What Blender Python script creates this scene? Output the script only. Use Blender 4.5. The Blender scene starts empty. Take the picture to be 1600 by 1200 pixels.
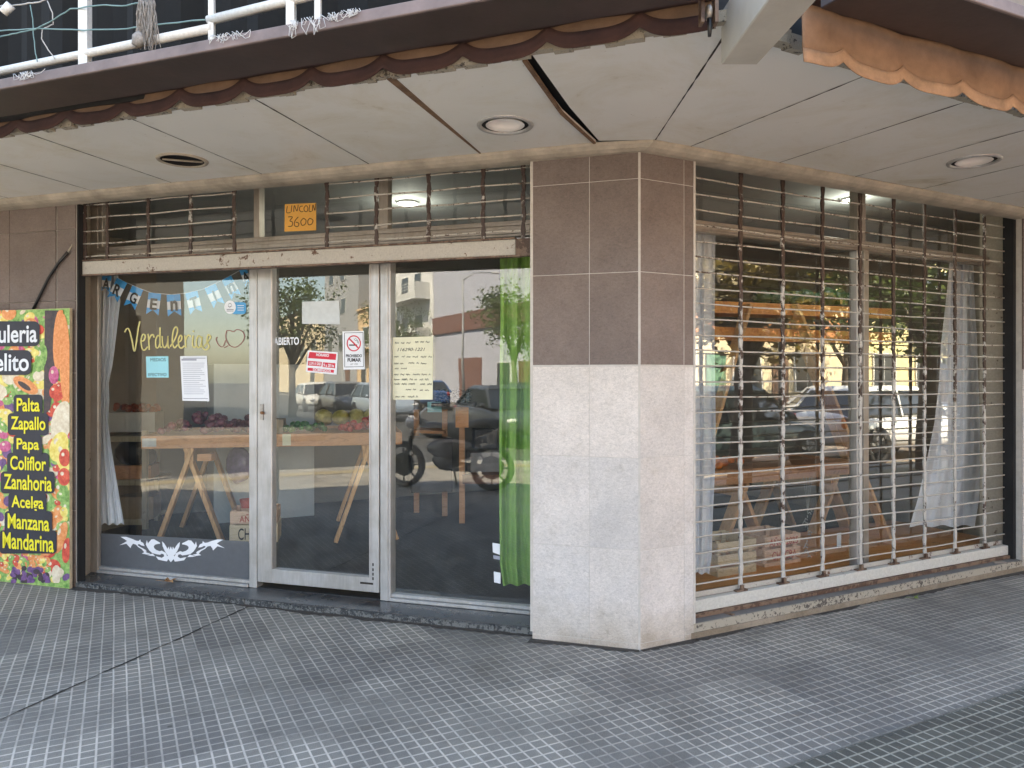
import bpy, bmesh, math, random
from mathutils import Vector, Matrix
R=math.radians
random.seed(7)
SC=bpy.context.scene
COL=SC.collection
# ---------------------------------------------------------------- camera, sky, sun, exposure
F=1180.;CX=800.;YH=592.;H=1.5
cam=bpy.data.cameras.new('Camera');camo=bpy.data.objects.new('Camera',cam);COL.objects.link(camo)
camo.location=(0,0,H);camo.rotation_euler=(R(90),0,0)
cam.sensor_width=36;cam.lens=36*F/1600;cam.shift_y=-(600-YH)/1600;cam.clip_start=.05;cam.clip_end=600
SC.camera=camo
w=bpy.data.worlds.new('World');SC.world=w;w.use_nodes=True
nt=w.node_tree;bg=nt.nodes['Background'];sky=nt.nodes.new('ShaderNodeTexSky')
sky.sky_type='NISHITA';sky.sun_disc=False;sky.sun_elevation=R(50);sky.sun_rotation=R(-4);sky.air_density=1.0;sky.dust_density=1.5
nt.links.new(sky.outputs[0],bg.inputs[0]);bg.inputs[1].default_value=.15
sl=bpy.data.lights.new('Sun','SUN');sl.energy=4.8;sl.angle=R(.5);sl.color=(1,.93,.82)
so=bpy.data.objects.new('Sun',sl);COL.objects.link(so)
el=R(50);sd=Vector((-.064*math.cos(el),.998*math.cos(el),math.sin(el)))
so.rotation_euler=sd.to_track_quat('Z','Y').to_euler()
vs=SC.view_settings;vs.view_transform='Standard';vs.look='None';vs.gamma=1;vs.use_curve_mapping=False;vs.exposure=2.75
vs.use_white_balance=True;vs.white_balance_temperature=7900;vs.white_balance_tint=8
SC.cycles.transparent_max_bounces=24;SC.cycles.max_bounces=10;SC.cycles.diffuse_bounces=5;SC.cycles.glossy_bounces=5
SC.cycles.sample_clamp_indirect=6;SC.cycles.caustics_reflective=False;SC.cycles.caustics_refractive=False
# ---------------------------------------------------------------- frames: A = corner shopfront, B = right street front
E0=(0.7055,4.175)
aL=R(17.34);aR=R(27.67)
FR={'A':((-math.cos(aL),math.sin(aL)),(-math.sin(aL),-math.cos(aL))),'B':((math.cos(aR),math.sin(aR)),(math.sin(aR),-math.cos(aR)))}
def P(f,s,n,z=0):
    d,m=FR[f];return Vector((E0[0]+s*d[0]+n*m[0],E0[1]+s*d[1]+n*m[1],z))
def S(f,n,u):
    d,m=FR[f];ox=E0[0]+m[0]*n;oy=E0[1]+m[1]*n;rx=(u-CX)/F
    return (rx*oy-ox)/(d[0]-rx*d[1])
def Z(f,n,u,v):
    s=S(f,n,u);return H-(v-YH)/F*P(f,s,n)[1]
def PP(f,n,u,v): return P(f,S(f,n,u),n,Z(f,n,u,v))
def mirD(f,ng,u,D):   # place on the street whose mirror image in the pane stands D metres deep
    X=(u-CX)/F*D;d,m=FR[f];a=X-E0[0];b=D-E0[1]
    return P(f,a*d[0]+b*d[1],2*ng-(a*m[0]+b*m[1]))
# ---------------------------------------------------------------- materials
def nodes(name):
    m=bpy.data.materials.new(name);m.use_nodes=True
    return m,m.node_tree.nodes,m.node_tree.links,m.node_tree.nodes['Principled BSDF']
def NZ(ns,ls,scale,det=4,rough=.6,vec=None,dist=0):
    n=ns.new('ShaderNodeTexNoise');n.inputs['Scale'].default_value=scale;n.inputs['Detail'].default_value=det;n.inputs['Roughness'].default_value=rough;n.inputs['Distortion'].default_value=dist
    if vec is not None: ls.new(vec,n.inputs['Vector'])
    return n
def RMP(ns,ls,src,stops):
    r=ns.new('ShaderNodeValToRGB');e=r.color_ramp.elements
    e[0].position=stops[0][0];e[0].color=(*stops[0][1],1)
    e[1].position=stops[-1][0];e[1].color=(*stops[-1][1],1)
    for p,c in stops[1:-1]:
        k=e.new(p);k.color=(*c,1)
    ls.new(src,r.inputs[0]);return r
def MIX(ns,ls,fac,a,b,mode='MIX'):
    m=ns.new('ShaderNodeMix');m.data_type='RGBA';m.blend_type=mode
    for i,x in ((0,fac),(6,a),(7,b)):
        if isinstance(x,(int,float)): m.inputs[i].default_value=x
        elif isinstance(x,tuple): m.inputs[i].default_value=(*x,1)
        else: ls.new(x,m.inputs[i])
    return m.outputs[2]
def MATH(ns,ls,op,a,b=None,c=None):
    m=ns.new('ShaderNodeMath');m.operation=op
    for i,x in enumerate((a,b,c)):
        if x is None: continue
        if isinstance(x,(int,float)): m.inputs[i].default_value=x
        else: ls.new(x,m.inputs[i])
    return m.outputs[0]
def BUMP(ns,ls,b,h,st=.3,dist=.01):
    n=ns.new('ShaderNodeBump');n.inputs['Strength'].default_value=st;n.inputs['Distance'].default_value=dist
    ls.new(h,n.inputs['Height']);ls.new(n.outputs[0],b.inputs['Normal'])
def POS(ns): return ns.new('ShaderNodeNewGeometry').outputs['Position']
def mat(name,col,rough=.6,var=.15,sc=8,metal=0,bump=.1,bsc=60,spec=None,col2=None,stretch=None):
    m,ns,ls,b=nodes(name)
    tc=ns.new('ShaderNodeTexCoord').outputs['Object']
    if stretch:
        mp=ns.new('ShaderNodeMapping');mp.inputs['Scale'].default_value=stretch;ls.new(tc,mp.inputs[0]);tc=mp.outputs[0]
    n=NZ(ns,ls,sc,5,.65,tc)
    c1=tuple(max(0,c*(1-var)) for c in col);c2=col2 or tuple(min(1,c*(1+var)) for c in col)
    r=RMP(ns,ls,n.outputs[0],[(.3,c1),(.7,c2)])
    ls.new(r.outputs[0],b.inputs['Base Color'])
    b.inputs['Roughness'].default_value=rough;b.inputs['Metallic'].default_value=metal
    if spec is not None: b.inputs['Specular IOR Level'].default_value=spec
    if bump:
        n2=NZ(ns,ls,bsc,4,.6,tc);BUMP(ns,ls,b,n2.outputs[0],bump,.004)
    return m
def rusty(name,col,rust=(.13,.045,.02),th=.6,sc=14,rough=.55,hgt=0):
    m,ns,ls,b=nodes(name);p=POS(ns)
    n=NZ(ns,ls,sc,8,.72,p);n2=NZ(ns,ls,sc*6,4,.6,p);n3=NZ(ns,ls,1.3,2,.5,p)
    f=MATH(ns,ls,'ADD',n.outputs[0],MATH(ns,ls,'MULTIPLY',MATH(ns,ls,'SUBTRACT',n3.outputs[0],.5),.35))
    if hgt:  # rust mask rises with height, painting canopy shade onto the upper grille
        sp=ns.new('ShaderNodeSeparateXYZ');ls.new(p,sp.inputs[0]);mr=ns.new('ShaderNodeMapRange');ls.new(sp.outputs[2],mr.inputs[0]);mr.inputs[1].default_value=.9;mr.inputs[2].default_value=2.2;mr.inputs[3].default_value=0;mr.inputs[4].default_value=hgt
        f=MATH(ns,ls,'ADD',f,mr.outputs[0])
    k=RMP(ns,ls,f,[(th-.02,(0,0,0)),(th+.02,(1,1,1))])
    base=RMP(ns,ls,n2.outputs[0],[(.3,tuple(c*.8 for c in col)),(.7,col)])
    rr=RMP(ns,ls,n2.outputs[0],[(.3,tuple(c*.5 for c in rust)),(.7,rust)])
    ls.new(MIX(ns,ls,k.outputs[0],base.outputs[0],rr.outputs[0]),b.inputs['Base Color'])
    b.inputs['Roughness'].default_value=rough
    BUMP(ns,ls,b,MATH(ns,ls,'ADD',f,MATH(ns,ls,'MULTIPLY',n2.outputs[0],.3)),.5,.004)
    return m
def wood(name,c1,c2,ax='x',sc=2.2):
    m,ns,ls,b=nodes(name);tc=ns.new('ShaderNodeTexCoord').outputs['Object']
    mp=ns.new('ShaderNodeMapping');mp.inputs['Scale'].default_value={'x':(1.2,14,14),'z':(14,14,1.2)}[ax];ls.new(tc,mp.inputs[0])
    n=NZ(ns,ls,sc,6,.6,mp.outputs[0],1.2);n2=NZ(ns,ls,7,2,.5,tc)
    r=RMP(ns,ls,n.outputs[0],[(.3,c1),(.5,c2),(.72,tuple(c*.75 for c in c1))])
    kn=RMP(ns,ls,n2.outputs[0],[(.7,(0,0,0)),(.76,(1,1,1))])
    ls.new(MIX(ns,ls,kn.outputs[0],r.outputs[0],tuple(c*.35 for c in c1)),b.inputs['Base Color'])
    b.inputs['Roughness'].default_value=.55;BUMP(ns,ls,b,n.outputs[0],.15,.003);return m
def glassmat(name,k=.115,tint=(.93,.96,.95),ior=1.6,dirt=.035):
    m=bpy.data.materials.new(name);m.use_nodes=True;ns=m.node_tree.nodes;ls=m.node_tree.links
    ns.remove(ns['Principled BSDF']);out=ns['Material Output']
    t=ns.new('ShaderNodeBsdfTransparent');t.inputs[0].default_value=(*tint,1)
    g=ns.new('ShaderNodeBsdfGlossy');g.inputs['Roughness'].default_value=.0;g.inputs[0].default_value=(.97,1,1,1)
    n=NZ(ns,ls,1.1,2,.4,POS(ns));bp=ns.new('ShaderNodeBump');bp.inputs['Strength'].default_value=.09;bp.inputs['Distance'].default_value=.02
    ls.new(n.outputs[0],bp.inputs['Height']);ls.new(bp.outputs[0],g.inputs['Normal'])
    lw=ns.new('ShaderNodeLayerWeight');f=MATH(ns,ls,'POWER',lw.outputs['Facing'],5.0);f=MATH(ns,ls,'ADD',MATH(ns,ls,'MULTIPLY',f,1-k),k)
    mx=ns.new('ShaderNodeMixShader');ls.new(f,mx.inputs[0]);ls.new(t.outputs[0],mx.inputs[1]);ls.new(g.outputs[0],mx.inputs[2])
    df=ns.new('ShaderNodeBsdfDiffuse');df.inputs[0].default_value=(.45,.47,.48,1)
    n2=NZ(ns,ls,9,6,.7,POS(ns));dd=RMP(ns,ls,n2.outputs[0],[(.42,(.006,)*3),(.75,(dirt*2,)*3)])
    m2=ns.new('ShaderNodeMixShader');ls.new(dd.outputs[0],m2.inputs[0]);ls.new(mx.outputs[0],m2.inputs[1]);ls.new(df.outputs[0],m2.inputs[2])
    ls.new(m2.outputs[0],out.inputs[0]);return m
def film(name,col,op,rough=.6):
    m=bpy.data.materials.new(name);m.use_nodes=True;ns=m.node_tree.nodes;ls=m.node_tree.links;b=ns['Principled BSDF']
    n=NZ(ns,ls,30,3,.5,POS(ns));r=RMP(ns,ls,n.outputs[0],[(.3,tuple(c*.9 for c in col)),(.7,col)])
    ls.new(r.outputs[0],b.inputs['Base Color']);b.inputs['Roughness'].default_value=rough;b.inputs['Alpha'].default_value=op;return m
def emit(name,col,st):
    m,ns,ls,b=nodes(name);b.inputs['Base Color'].default_value=(.9,.9,.9,1);b.inputs['Emission Color'].default_value=(*col,1);b.inputs['Emission Strength'].default_value=st;return m

# pavement: small square tiles with pale dusty grooves
def paving(name,pitch=.0585,grout=(.66,.60,.53),tile=(.225,.213,.196),rot=-aR,wearlo=.36):
    m,ns,ls,b=nodes(name);p=POS(ns)
    mp=ns.new('ShaderNodeMapping');mp.inputs['Rotation'].default_value=(0,0,rot);mp.inputs['Location'].default_value=(.013,.021,0);ls.new(p,mp.inputs[0])
    sx=ns.new('ShaderNodeSeparateXYZ');ls.new(mp.outputs[0],sx.inputs[0])
    wob=NZ(ns,ls,3,3,.5,p)
    jit=MATH(ns,ls,'MULTIPLY',MATH(ns,ls,'SUBTRACT',wob.outputs[0],.5),.006)
    def line(o,per,w):
        q=MATH(ns,ls,'DIVIDE',MATH(ns,ls,'ADD',o,jit),per);fr=MATH(ns,ls,'FRACT',q)
        d=MATH(ns,ls,'ABSOLUTE',MATH(ns,ls,'SUBTRACT',fr,.5))
        mr=ns.new('ShaderNodeMapRange');mr.interpolation_type='SMOOTHSTEP';ls.new(d,mr.inputs[0]);mr.inputs[1].default_value=.5-w*1.5/per;mr.inputs[2].default_value=.5-w*.35/per
        return mr.outputs[0]
    lx=line(sx.outputs[0],pitch,.0046);ly=line(sx.outputs[1],pitch,.0046)
    bigx=line(sx.outputs[0],pitch*7,.004);bigy=line(sx.outputs[1],pitch*7,.004)
    g=MATH(ns,ls,'MAXIMUM',lx,ly)
    wear=NZ(ns,ls,1.3,6,.62,p);wr=RMP(ns,ls,wear.outputs[0],[(wearlo,(.30,)*3),(.52,(1,)*3)])
    # cell colour variation, per large tile
    sc=ns.new('ShaderNodeVectorMath');sc.operation='SCALE';sc.inputs[3].default_value=1/(pitch*7);ls.new(mp.outputs[0],sc.inputs[0])
    fl=ns.new('ShaderNodeVectorMath');fl.operation='FLOOR';ls.new(sc.outputs[0],fl.inputs[0])
    wn=ns.new('ShaderNodeTexWhiteNoise');wn.noise_dimensions='3D';ls.new(fl.outputs[0],wn.inputs[0])
    wear2=MATH(ns,ls,'MULTIPLY',wr.outputs[0],MATH(ns,ls,'ADD',MATH(ns,ls,'MULTIPLY',wn.outputs[0],.5),.55))
    g2=MATH(ns,ls,'MINIMUM',MATH(ns,ls,'MULTIPLY',g,wear2),1.0)
    fine=NZ(ns,ls,260,3,.7,p);mid=NZ(ns,ls,2.2,6,.65,p)
    tc=RMP(ns,ls,fine.outputs[0],[(.25,tuple(c*.62 for c in tile)),(.55,tile),(.8,tuple(min(1,c*1.5) for c in tile))])
    tv=RMP(ns,ls,wn.outputs[0],[(0,(.78,.78,.79)),(1,(1.12,1.12,1.09))])
    mv=RMP(ns,ls,mid.outputs[0],[(.25,(.86,.86,.86)),(.5,(1,1,1)),(.75,(1.12,1.11,1.09))])
    c=MIX(ns,ls,1.0,tc.outputs[0],tv.outputs[0],'MULTIPLY');c=MIX(ns,ls,1.0,c,mv.outputs[0],'MULTIPLY')
    gc=RMP(ns,ls,mid.outputs[0],[(.35,tuple(x*.8 for x in grout)),(.65,grout)])
    c=MIX(ns,ls,MATH(ns,ls,'MULTIPLY',g2,.85),c,gc.outputs[0])
    # stains: gum and grime
    vo=ns.new('ShaderNodeTexVoronoi');vo.inputs['Scale'].default_value=2.3;ls.new(p,vo.inputs['Vector'])
    st=RMP(ns,ls,vo.outputs['Distance'],[(.018,(.45,.45,.45)),(.035,(1,1,1))])
    c=MIX(ns,ls,.8,c,st.outputs[0],'MULTIPLY')
    dk=NZ(ns,ls,.55,7,.7,p);dr=RMP(ns,ls,dk.outputs[0],[(.33,(.85,.84,.82)),(.45,(1,1,1))]);c=MIX(ns,ls,.6,c,dr.outputs[0],'MULTIPLY')
    tn=ns.new('ShaderNodeTexNoise');tn.inputs['Scale'].default_value=4.5;tn.inputs['Detail'].default_value=8;tn.inputs['Roughness'].default_value=.8;ls.new(p,tn.inputs['Vector'])
    tr=RMP(ns,ls,tn.outputs[0],[(.34,(.78,.77,.76)),(.5,(1,1,1)),(.68,(1.16,1.15,1.13))]);c=MIX(ns,ls,1.0,c,tr.outputs[0],'MULTIPLY')
    ls.new(c,b.inputs['Base Color'])
    rg=RMP(ns,ls,mid.outputs[0],[(.3,(.62,)*3),(.7,(.78,)*3)]);ls.new(rg.outputs[0],b.inputs['Roughness']);b.inputs['Specular IOR Level'].default_value=.35
    hgt=MATH(ns,ls,'SUBTRACT',MATH(ns,ls,'MULTIPLY',fine.outputs[0],.12),MATH(ns,ls,'MULTIPLY',g,.8))
    BUMP(ns,ls,b,hgt,.45,.004)
    return m
M={}
M['pave']=paving('sidewalk_tiles')
M['pave3']=paving('old_patch_tiles',grout=(.52,.50,.42),tile=(.115,.112,.098),wearlo=.25)
M['pave2']=paving('far_sidewalk_tiles',pitch=.2,grout=(.2,.19,.17),tile=(.15,.14,.13),wearlo=.3)
M['asphalt']=mat('bounce_warmed_road',(.29,.235,.185),.85,.2,3,bump=.4,bsc=160)  # road tone raised and warmed to bounce sunlight onto the pillar
M['curb']=mat('granite_kerb',(.3,.29,.27),.8,.25,10,bump=.3)
M['joint']=mat('joint_dirt_seam_shade',(.035,.03,.026),.9,.3,30)
def stucco(name,c,c2):
    m,ns,ls,b=nodes(name);p=POS(ns)
    mp=ns.new('ShaderNodeMapping');mp.inputs['Scale'].default_value=(1,1,1.7);ls.new(p,mp.inputs[0])
    n=NZ(ns,ls,55,7,.75,mp.outputs[0],.8);n2=NZ(ns,ls,3.2,5,.65,p);n3=NZ(ns,ls,150,3,.6,p)
    r=RMP(ns,ls,n2.outputs[0],[(.3,c),(.7,c2)])
    r2=RMP(ns,ls,n.outputs[0],[(.3,(.74,.74,.74)),(.52,(1,1,1)),(.75,(1.17,1.16,1.15))])
    r3=RMP(ns,ls,n3.outputs[0],[(.3,(.9,.9,.9)),(.7,(1.07,1.07,1.07))])
    cc=MIX(ns,ls,1.0,r.outputs[0],r2.outputs[0],'MULTIPLY');cc=MIX(ns,ls,1.0,cc,r3.outputs[0],'MULTIPLY')
    sep=ns.new('ShaderNodeSeparateXYZ');ls.new(p,sep.inputs[0])
    gz=MATH(ns,ls,'ADD',sep.outputs[2],MATH(ns,ls,'MULTIPLY',MATH(ns,ls,'SUBTRACT',n2.outputs[0],.5),.5))
    gr=RMP(ns,ls,gz,[(.0,(.72,.66,.58)),(.10,(.88,.85,.80)),(.26,(1,1,1))]);cc=MIX(ns,ls,1.0,cc,gr.outputs[0],'MULTIPLY')
    n5=NZ(ns,ls,7,8,.8,p);s5=RMP(ns,ls,n5.outputs[0],[(.33,(.87,.86,.84)),(.45,(1,1,1))]);cc=MIX(ns,ls,1.0,cc,s5.outputs[0],'MULTIPLY')
    at_=ns.new('ShaderNodeAttribute');at_.attribute_name='tone';cc=MIX(ns,ls,1.0,cc,at_.outputs['Color'],'MULTIPLY')
    ls.new(cc,b.inputs['Base Color']);b.inputs['Roughness'].default_value=.8
    BUMP(ns,ls,b,MATH(ns,ls,'ADD',n.outputs[0],MATH(ns,ls,'MULTIPLY',n3.outputs[0],.4)),.7,.006);return m
M['browntile']=stucco('brown_stone_tile',(.165,.128,.113),(.215,.172,.152))
M['lighttile']=stucco('pale_stone_tile',(.54,.505,.475),(.68,.63,.59))
M['grout']=mat('white_grout',(.50,.47,.43),.8,.12,20)
M['trim']=mat('cream_moulding',(.42,.37,.30),.6,.3,6,bump=.2)
M['soffit']=None
def soff():
    m,ns,ls,b=nodes('painted_soffit_board');p=POS(ns)
    n=NZ(ns,ls,.9,4,.6,p);n2=NZ(ns,ls,26,7,.8,p);n3=NZ(ns,ls,5,4,.6,p)
    r=RMP(ns,ls,n.outputs[0],[(.25,(.74,.75,.73)),(.75,(.82,.81,.77))])
    k=RMP(ns,ls,n2.outputs[0],[(.29,(.5,.42,.32)),(.36,(1,1,1))])
    n4=NZ(ns,ls,1.7,8,.75,p,.6);k3=RMP(ns,ls,n4.outputs[0],[(.30,(.70,.65,.54)),(.40,(.93,.91,.86)),(.55,(1,1,1))])
    c=MIX(ns,ls,1.0,r.outputs[0],k.outputs[0],'MULTIPLY');c=MIX(ns,ls,1.0,c,k3.outputs[0],'MULTIPLY')
    ls.new(c,b.inputs['Base Color']);b.inputs['Roughness'].default_value=.38
    BUMP(ns,ls,b,n3.outputs[0],.12,.01);return m
M['soffit']=soff()
M['peel']=rusty('peeling_concrete_edge',(.40,.36,.29),(.12,.10,.085),.56,40,.9)
M['dark']=mat('dark_void',(.012,.012,.013),.9,.3,4,bump=0)
M['rustgap']=mat('rusty_seam_edge',(.17,.10,.06),.85,.4,18)
M['alu']=None
def alu(name,c,rough=.42):
    m,ns,ls,b=nodes(name);p=POS(ns);mp=ns.new('ShaderNodeMapping');mp.inputs['Scale'].default_value=(1,1,.12);ls.new(p,mp.inputs[0])
    n=NZ(ns,ls,40,5,.7,mp.outputs[0]);n2=NZ(ns,ls,5,4,.6,p)
    r=RMP(ns,ls,n.outputs[0],[(.3,tuple(x*.78 for x in c)),(.7,c)]);k=RMP(ns,ls,n2.outputs[0],[(.3,(.8,.78,.74)),(.6,(1,1,1))])
    ls.new(MIX(ns,ls,1.0,r.outputs[0],k.outputs[0],'MULTIPLY'),b.inputs['Base Color'])
    b.inputs['Metallic'].default_value=.45;b.inputs['Roughness'].default_value=rough;BUMP(ns,ls,b,n.outputs[0],.1,.002);return m
M['alu']=alu('weathered_aluminium',(.55,.55,.55))
M['alub']=alu('beige_aluminium',(.38,.34,.30))
M['grille']=rusty('grille_rust_and_shade',(.52,.51,.48),(.075,.045,.036),.60,16,.55,.21)
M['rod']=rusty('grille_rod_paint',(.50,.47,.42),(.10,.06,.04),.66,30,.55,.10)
M['bar']=rusty('rusted_beige_rail',(.46,.43,.38),(.12,.05,.025),.615,15)
M['botbar']=rusty('chipped_white_rail',(.6,.59,.54),(.16,.08,.05),.66,11)
M['botrust']=rusty('rusted_brown_angle',(.2,.13,.09),(.11,.06,.04),.5,14)
M['jamb']=rusty('peeling_beige_jamb',(.40,.355,.29),(.16,.11,.08),.64,9,.8)
M['granite']=None
def granite():
    m,ns,ls,b=nodes('black_granite_step');p=POS(ns);n=NZ(ns,ls,220,2,.5,p);n2=NZ(ns,ls,3,5,.6,p)
    r=RMP(ns,ls,n.outputs[0],[(.35,(.028,.03,.033)),(.7,(.10,.105,.11))]);k=RMP(ns,ls,n2.outputs[0],[(.3,(.8,.8,.8)),(.7,(1.5,1.45,1.4))])
    ls.new(MIX(ns,ls,1.0,r.outputs[0],k.outputs[0],'MULTIPLY'),b.inputs['Base Color'])
    rr=RMP(ns,ls,n2.outputs[0],[(.3,(.18,)*3),(.7,(.42,)*3)]);ls.new(rr.outputs[0],b.inputs['Roughness']);return m
M['granite']=granite()
M['chip']=rusty('chipped_step_edge',(.17,.175,.17),(.05,.055,.06),.50,45,.9)
M['skirt']=stucco('beige_step_face',(.30,.255,.205),(.38,.33,.27))
M['glass']=glassmat('shop_glass')
M['glassB']=glassmat('window_glass',k=.24)
M['intwall']=mat('interior_beige_wall',(.27,.225,.18),.8,.08,2)
M['intwhite']=mat('interior_pale_wall',(.22,.22,.21),.8,.08,2)
M['intfloor']=mat('interior_dark_floor',(.018,.02,.022),.6,.25,4,bump=.05)
M['intceil']=mat('interior_ceiling',(.36,.38,.38),.8,.06,2)
M['pine']=wood('pine_leg',(.52,.25,.10),(.68,.38,.17),'z')
M['pineb']=wood('pine_board',(.48,.21,.09),(.62,.31,.15),'x')
M['orangeb']=wood('varnished_board',(.62,.22,.05),(.76,.33,.11),'x')
M['crate']=wood('raw_crate_wood',(.56,.42,.26),(.70,.56,.38),'x')
M['crate2']=wood('pinkish_crate_wood',(.62,.38,.25),(.74,.50,.36),'x')
M['palewood']=wood('pale_shelf_wood',(.42,.36,.25),(.5,.44,.32),'z')
M['white']=mat('white_paint',(.72,.72,.72),.5,.05,8)
M['fridge']=mat('white_enamel',(.5,.56,.6),.35,.06,3,bump=0)
M['curtain']=mat('white_curtain_cloth',(.82,.82,.86),.9,.05,14,bump=.25,bsc=240)
M['green']=mat('lime_curtain_cloth',(.24,.43,.09),.85,.12,10,bump=.25,bsc=200)
M['card']=mat('grey_cardboard',(.33,.25,.17),.9,.12,10)
M['black']=mat('black_plastic',(.012,.012,.014),.4,.2,10)
M['ink']=mat('black_ink',(.01,.01,.012),.7,0,10,bump=0)
M['paper']=mat('white_paper',(.78,.8,.83),.85,.04,6,bump=.05)
M['redink']=mat('red_ink',(.60,.025,.04),.7,.06,10,bump=0)
M['brown']=mat('dark_brown_fascia_paint',(.042,.024,.022),.5,.3,5,bump=.2,bsc=30)
M['browncap']=mat('dusty_skylit_fascia_cap',(.17,.13,.125),.6,.3,5,bump=.3,bsc=40)  # fascia brown again, lightened by dust and by skylight painted into the colour
M['maroon']=mat('maroon_valance_trim',(.052,.023,.019),.9,.3,9,bump=.3)
M['tan']=mat('tan_awning_cloth',(.21,.125,.078),.95,.28,5,bump=.3,bsc=200)
M['tanb']=mat('faded_tan_binding',(.30,.18,.11),.95,.3,9,bump=.3,bsc=150)
M['pipe']=rusty('white_painted_pipe',(.72,.71,.68),(.30,.17,.08),.72,12,.4)
M['balcony_black']=mat('balcony_void_black',(.003,.003,.003),.95,.3,20)
M['frost']=film('smoked_film',(.12,.13,.145),.86,.5)
# ---------------------------------------------------------------- mesh helpers
def tag(o,label=None,cat=None,group=None,kind=None):
    if label:o['label']=label
    if cat:o['category']=cat
    if group:o['group']=group
    if kind:o['kind']=kind
    return o
def thing(name,label,cat,loc=(0,0,0),rz=0,group=None):
    o=bpy.data.objects.new(name,None);o.empty_display_size=.1;COL.objects.link(o);o.location=loc;o.rotation_euler=(0,0,rz)
    return tag(o,label,cat,group)
def obj(name,bm,m,parent=None,smooth=False,local=False):
    me=bpy.data.meshes.new(name);bmesh.ops.recalc_face_normals(bm,faces=bm.faces) if not getattr(bm,'keep',0) else None
    bm.to_mesh(me);bm.free()
    for x in (m if isinstance(m,(list,tuple)) else [m]): me.materials.append(x)
    if smooth:
        for p in me.polygons:p.use_smooth=True
    o=bpy.data.objects.new(name,me);COL.objects.link(o)
    if parent is not None:
        o.parent=parent
        if not local:
            r=parent;mw=Matrix.LocRotScale(r.location,r.rotation_euler,None)
            while r.parent is not None:
                r=r.parent
                mw=Matrix.LocRotScale(r.location,r.rotation_euler,None)@mw
            o.matrix_parent_inverse=mw.inverted() if parent.type=='EMPTY' else Matrix()
    return o
class B:
    def __init__(s): s.bm=bmesh.new()
    def poly(s,pts,mi=0):
        f=s.bm.faces.new([s.bm.verts.new(p) for p in pts]);f.material_index=mi;return f
    def hexa(s,p,mi=0):   # 8 points: bottom 4, top 4
        v=[s.bm.verts.new(q) for q in p]
        for a in ((0,3,2,1),(4,5,6,7),(0,1,5,4),(1,2,6,5),(2,3,7,6),(3,0,4,7)):
            s.bm.faces.new([v[i] for i in a]).material_index=mi
        return s
    def fb(s,f,s0,s1,n0,n1,z0,z1,mi=0):
        return s.hexa([P(f,s0,n0,z0),P(f,s1,n0,z0),P(f,s1,n1,z0),P(f,s0,n1,z0),P(f,s0,n0,z1),P(f,s1,n0,z1),P(f,s1,n1,z1),P(f,s0,n1,z1)],mi)
    def box(s,x0,x1,y0,y1,z0,z1,mi=0):
        return s.hexa([(x0,y0,z0),(x1,y0,z0),(x1,y1,z0),(x0,y1,z0),(x0,y0,z1),(x1,y0,z1),(x1,y1,z1),(x0,y1,z1)],mi)
    def prism(s,pts,z0,z1,mi=0):
        a=[s.bm.verts.new((p[0],p[1],z0)) for p in pts];b=[s.bm.verts.new((p[0],p[1],z1)) for p in pts];n=len(pts)
        s.bm.faces.new(a[::-1]).material_index=mi;s.bm.faces.new(b).material_index=mi
        for i in range(n): s.bm.faces.new((a[i],a[(i+1)%n],b[(i+1)%n],b[i])).material_index=mi
        return s
    def beam(s,a,b,w,h,up=(0,0,1),mi=0,taper=1):
        a=Vector(a);b=Vector(b);d=(b-a).normalized();up=Vector(up)
        if abs(d.dot(up))>.98: up=Vector((0,1,0))
        x=d.cross(up).normalized();y=x.cross(d).normalized()
        q=[]
        for c,k in((a,1),(b,taper)):
            for i,j in((-1,-1),(1,-1),(1,1),(-1,1)): q.append(c+x*i*w/2*k+y*j*h/2*k)
        return s.hexa(q,mi)
    def tube(s,pts,r,seg=8,mi=0,cap=True):
        pts=[Vector(p) for p in pts];rs=r if isinstance(r,(list,tuple)) else [r]*len(pts);rings=[];prev=None
        for i,p in enumerate(pts):
            d=(pts[min(i+1,len(pts)-1)]-pts[max(i-1,0)]).normalized()
            if prev is None:
                x=d.cross(Vector((0,0,1)));x=x if x.length>.05 else d.cross(Vector((1,0,0)))
            else: x=prev-d*prev.dot(d)
            x.normalize();prev=x;y=d.cross(x)
            rings.append([s.bm.verts.new(p+(x*math.cos(t)+y*math.sin(t))*rs[i]) for t in [2*math.pi*k/seg for k in range(seg)]])
        for a,b in zip(rings,rings[1:]):
            for k in range(seg):
                f=s.bm.faces.new((a[k],a[(k+1)%seg],b[(k+1)%seg],b[k]));f.material_index=mi;f.smooth=True
        if cap:
            s.bm.faces.new(rings[0][::-1]).material_index=mi;s.bm.faces.new(rings[-1]).material_index=mi
        return s
    def lathe(s,prof,c=(0,0,0),axis='z',seg=20,mi=0,close=False):
        rings=[]
        for r,h in prof:
            ring=[]
            for k in range(seg):
                t=2*math.pi*k/seg;x,y=r*math.cos(t),r*math.sin(t)
                q={'z':(x,y,h),'y':(x,h,y),'x':(h,x,y)}[axis];ring.append(s.bm.verts.new((q[0]+c[0],q[1]+c[1],q[2]+c[2])))
            rings.append(ring)
        pr=list(zip(rings,rings[1:]))
        if close: pr.append((rings[-1],rings[0]))
        for a,b in pr:
            for k in range(seg):
                f=s.bm.faces.new((a[k],a[(k+1)%seg],b[(k+1)%seg],b[k]));f.material_index=mi;f.smooth=True
        return s
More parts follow.
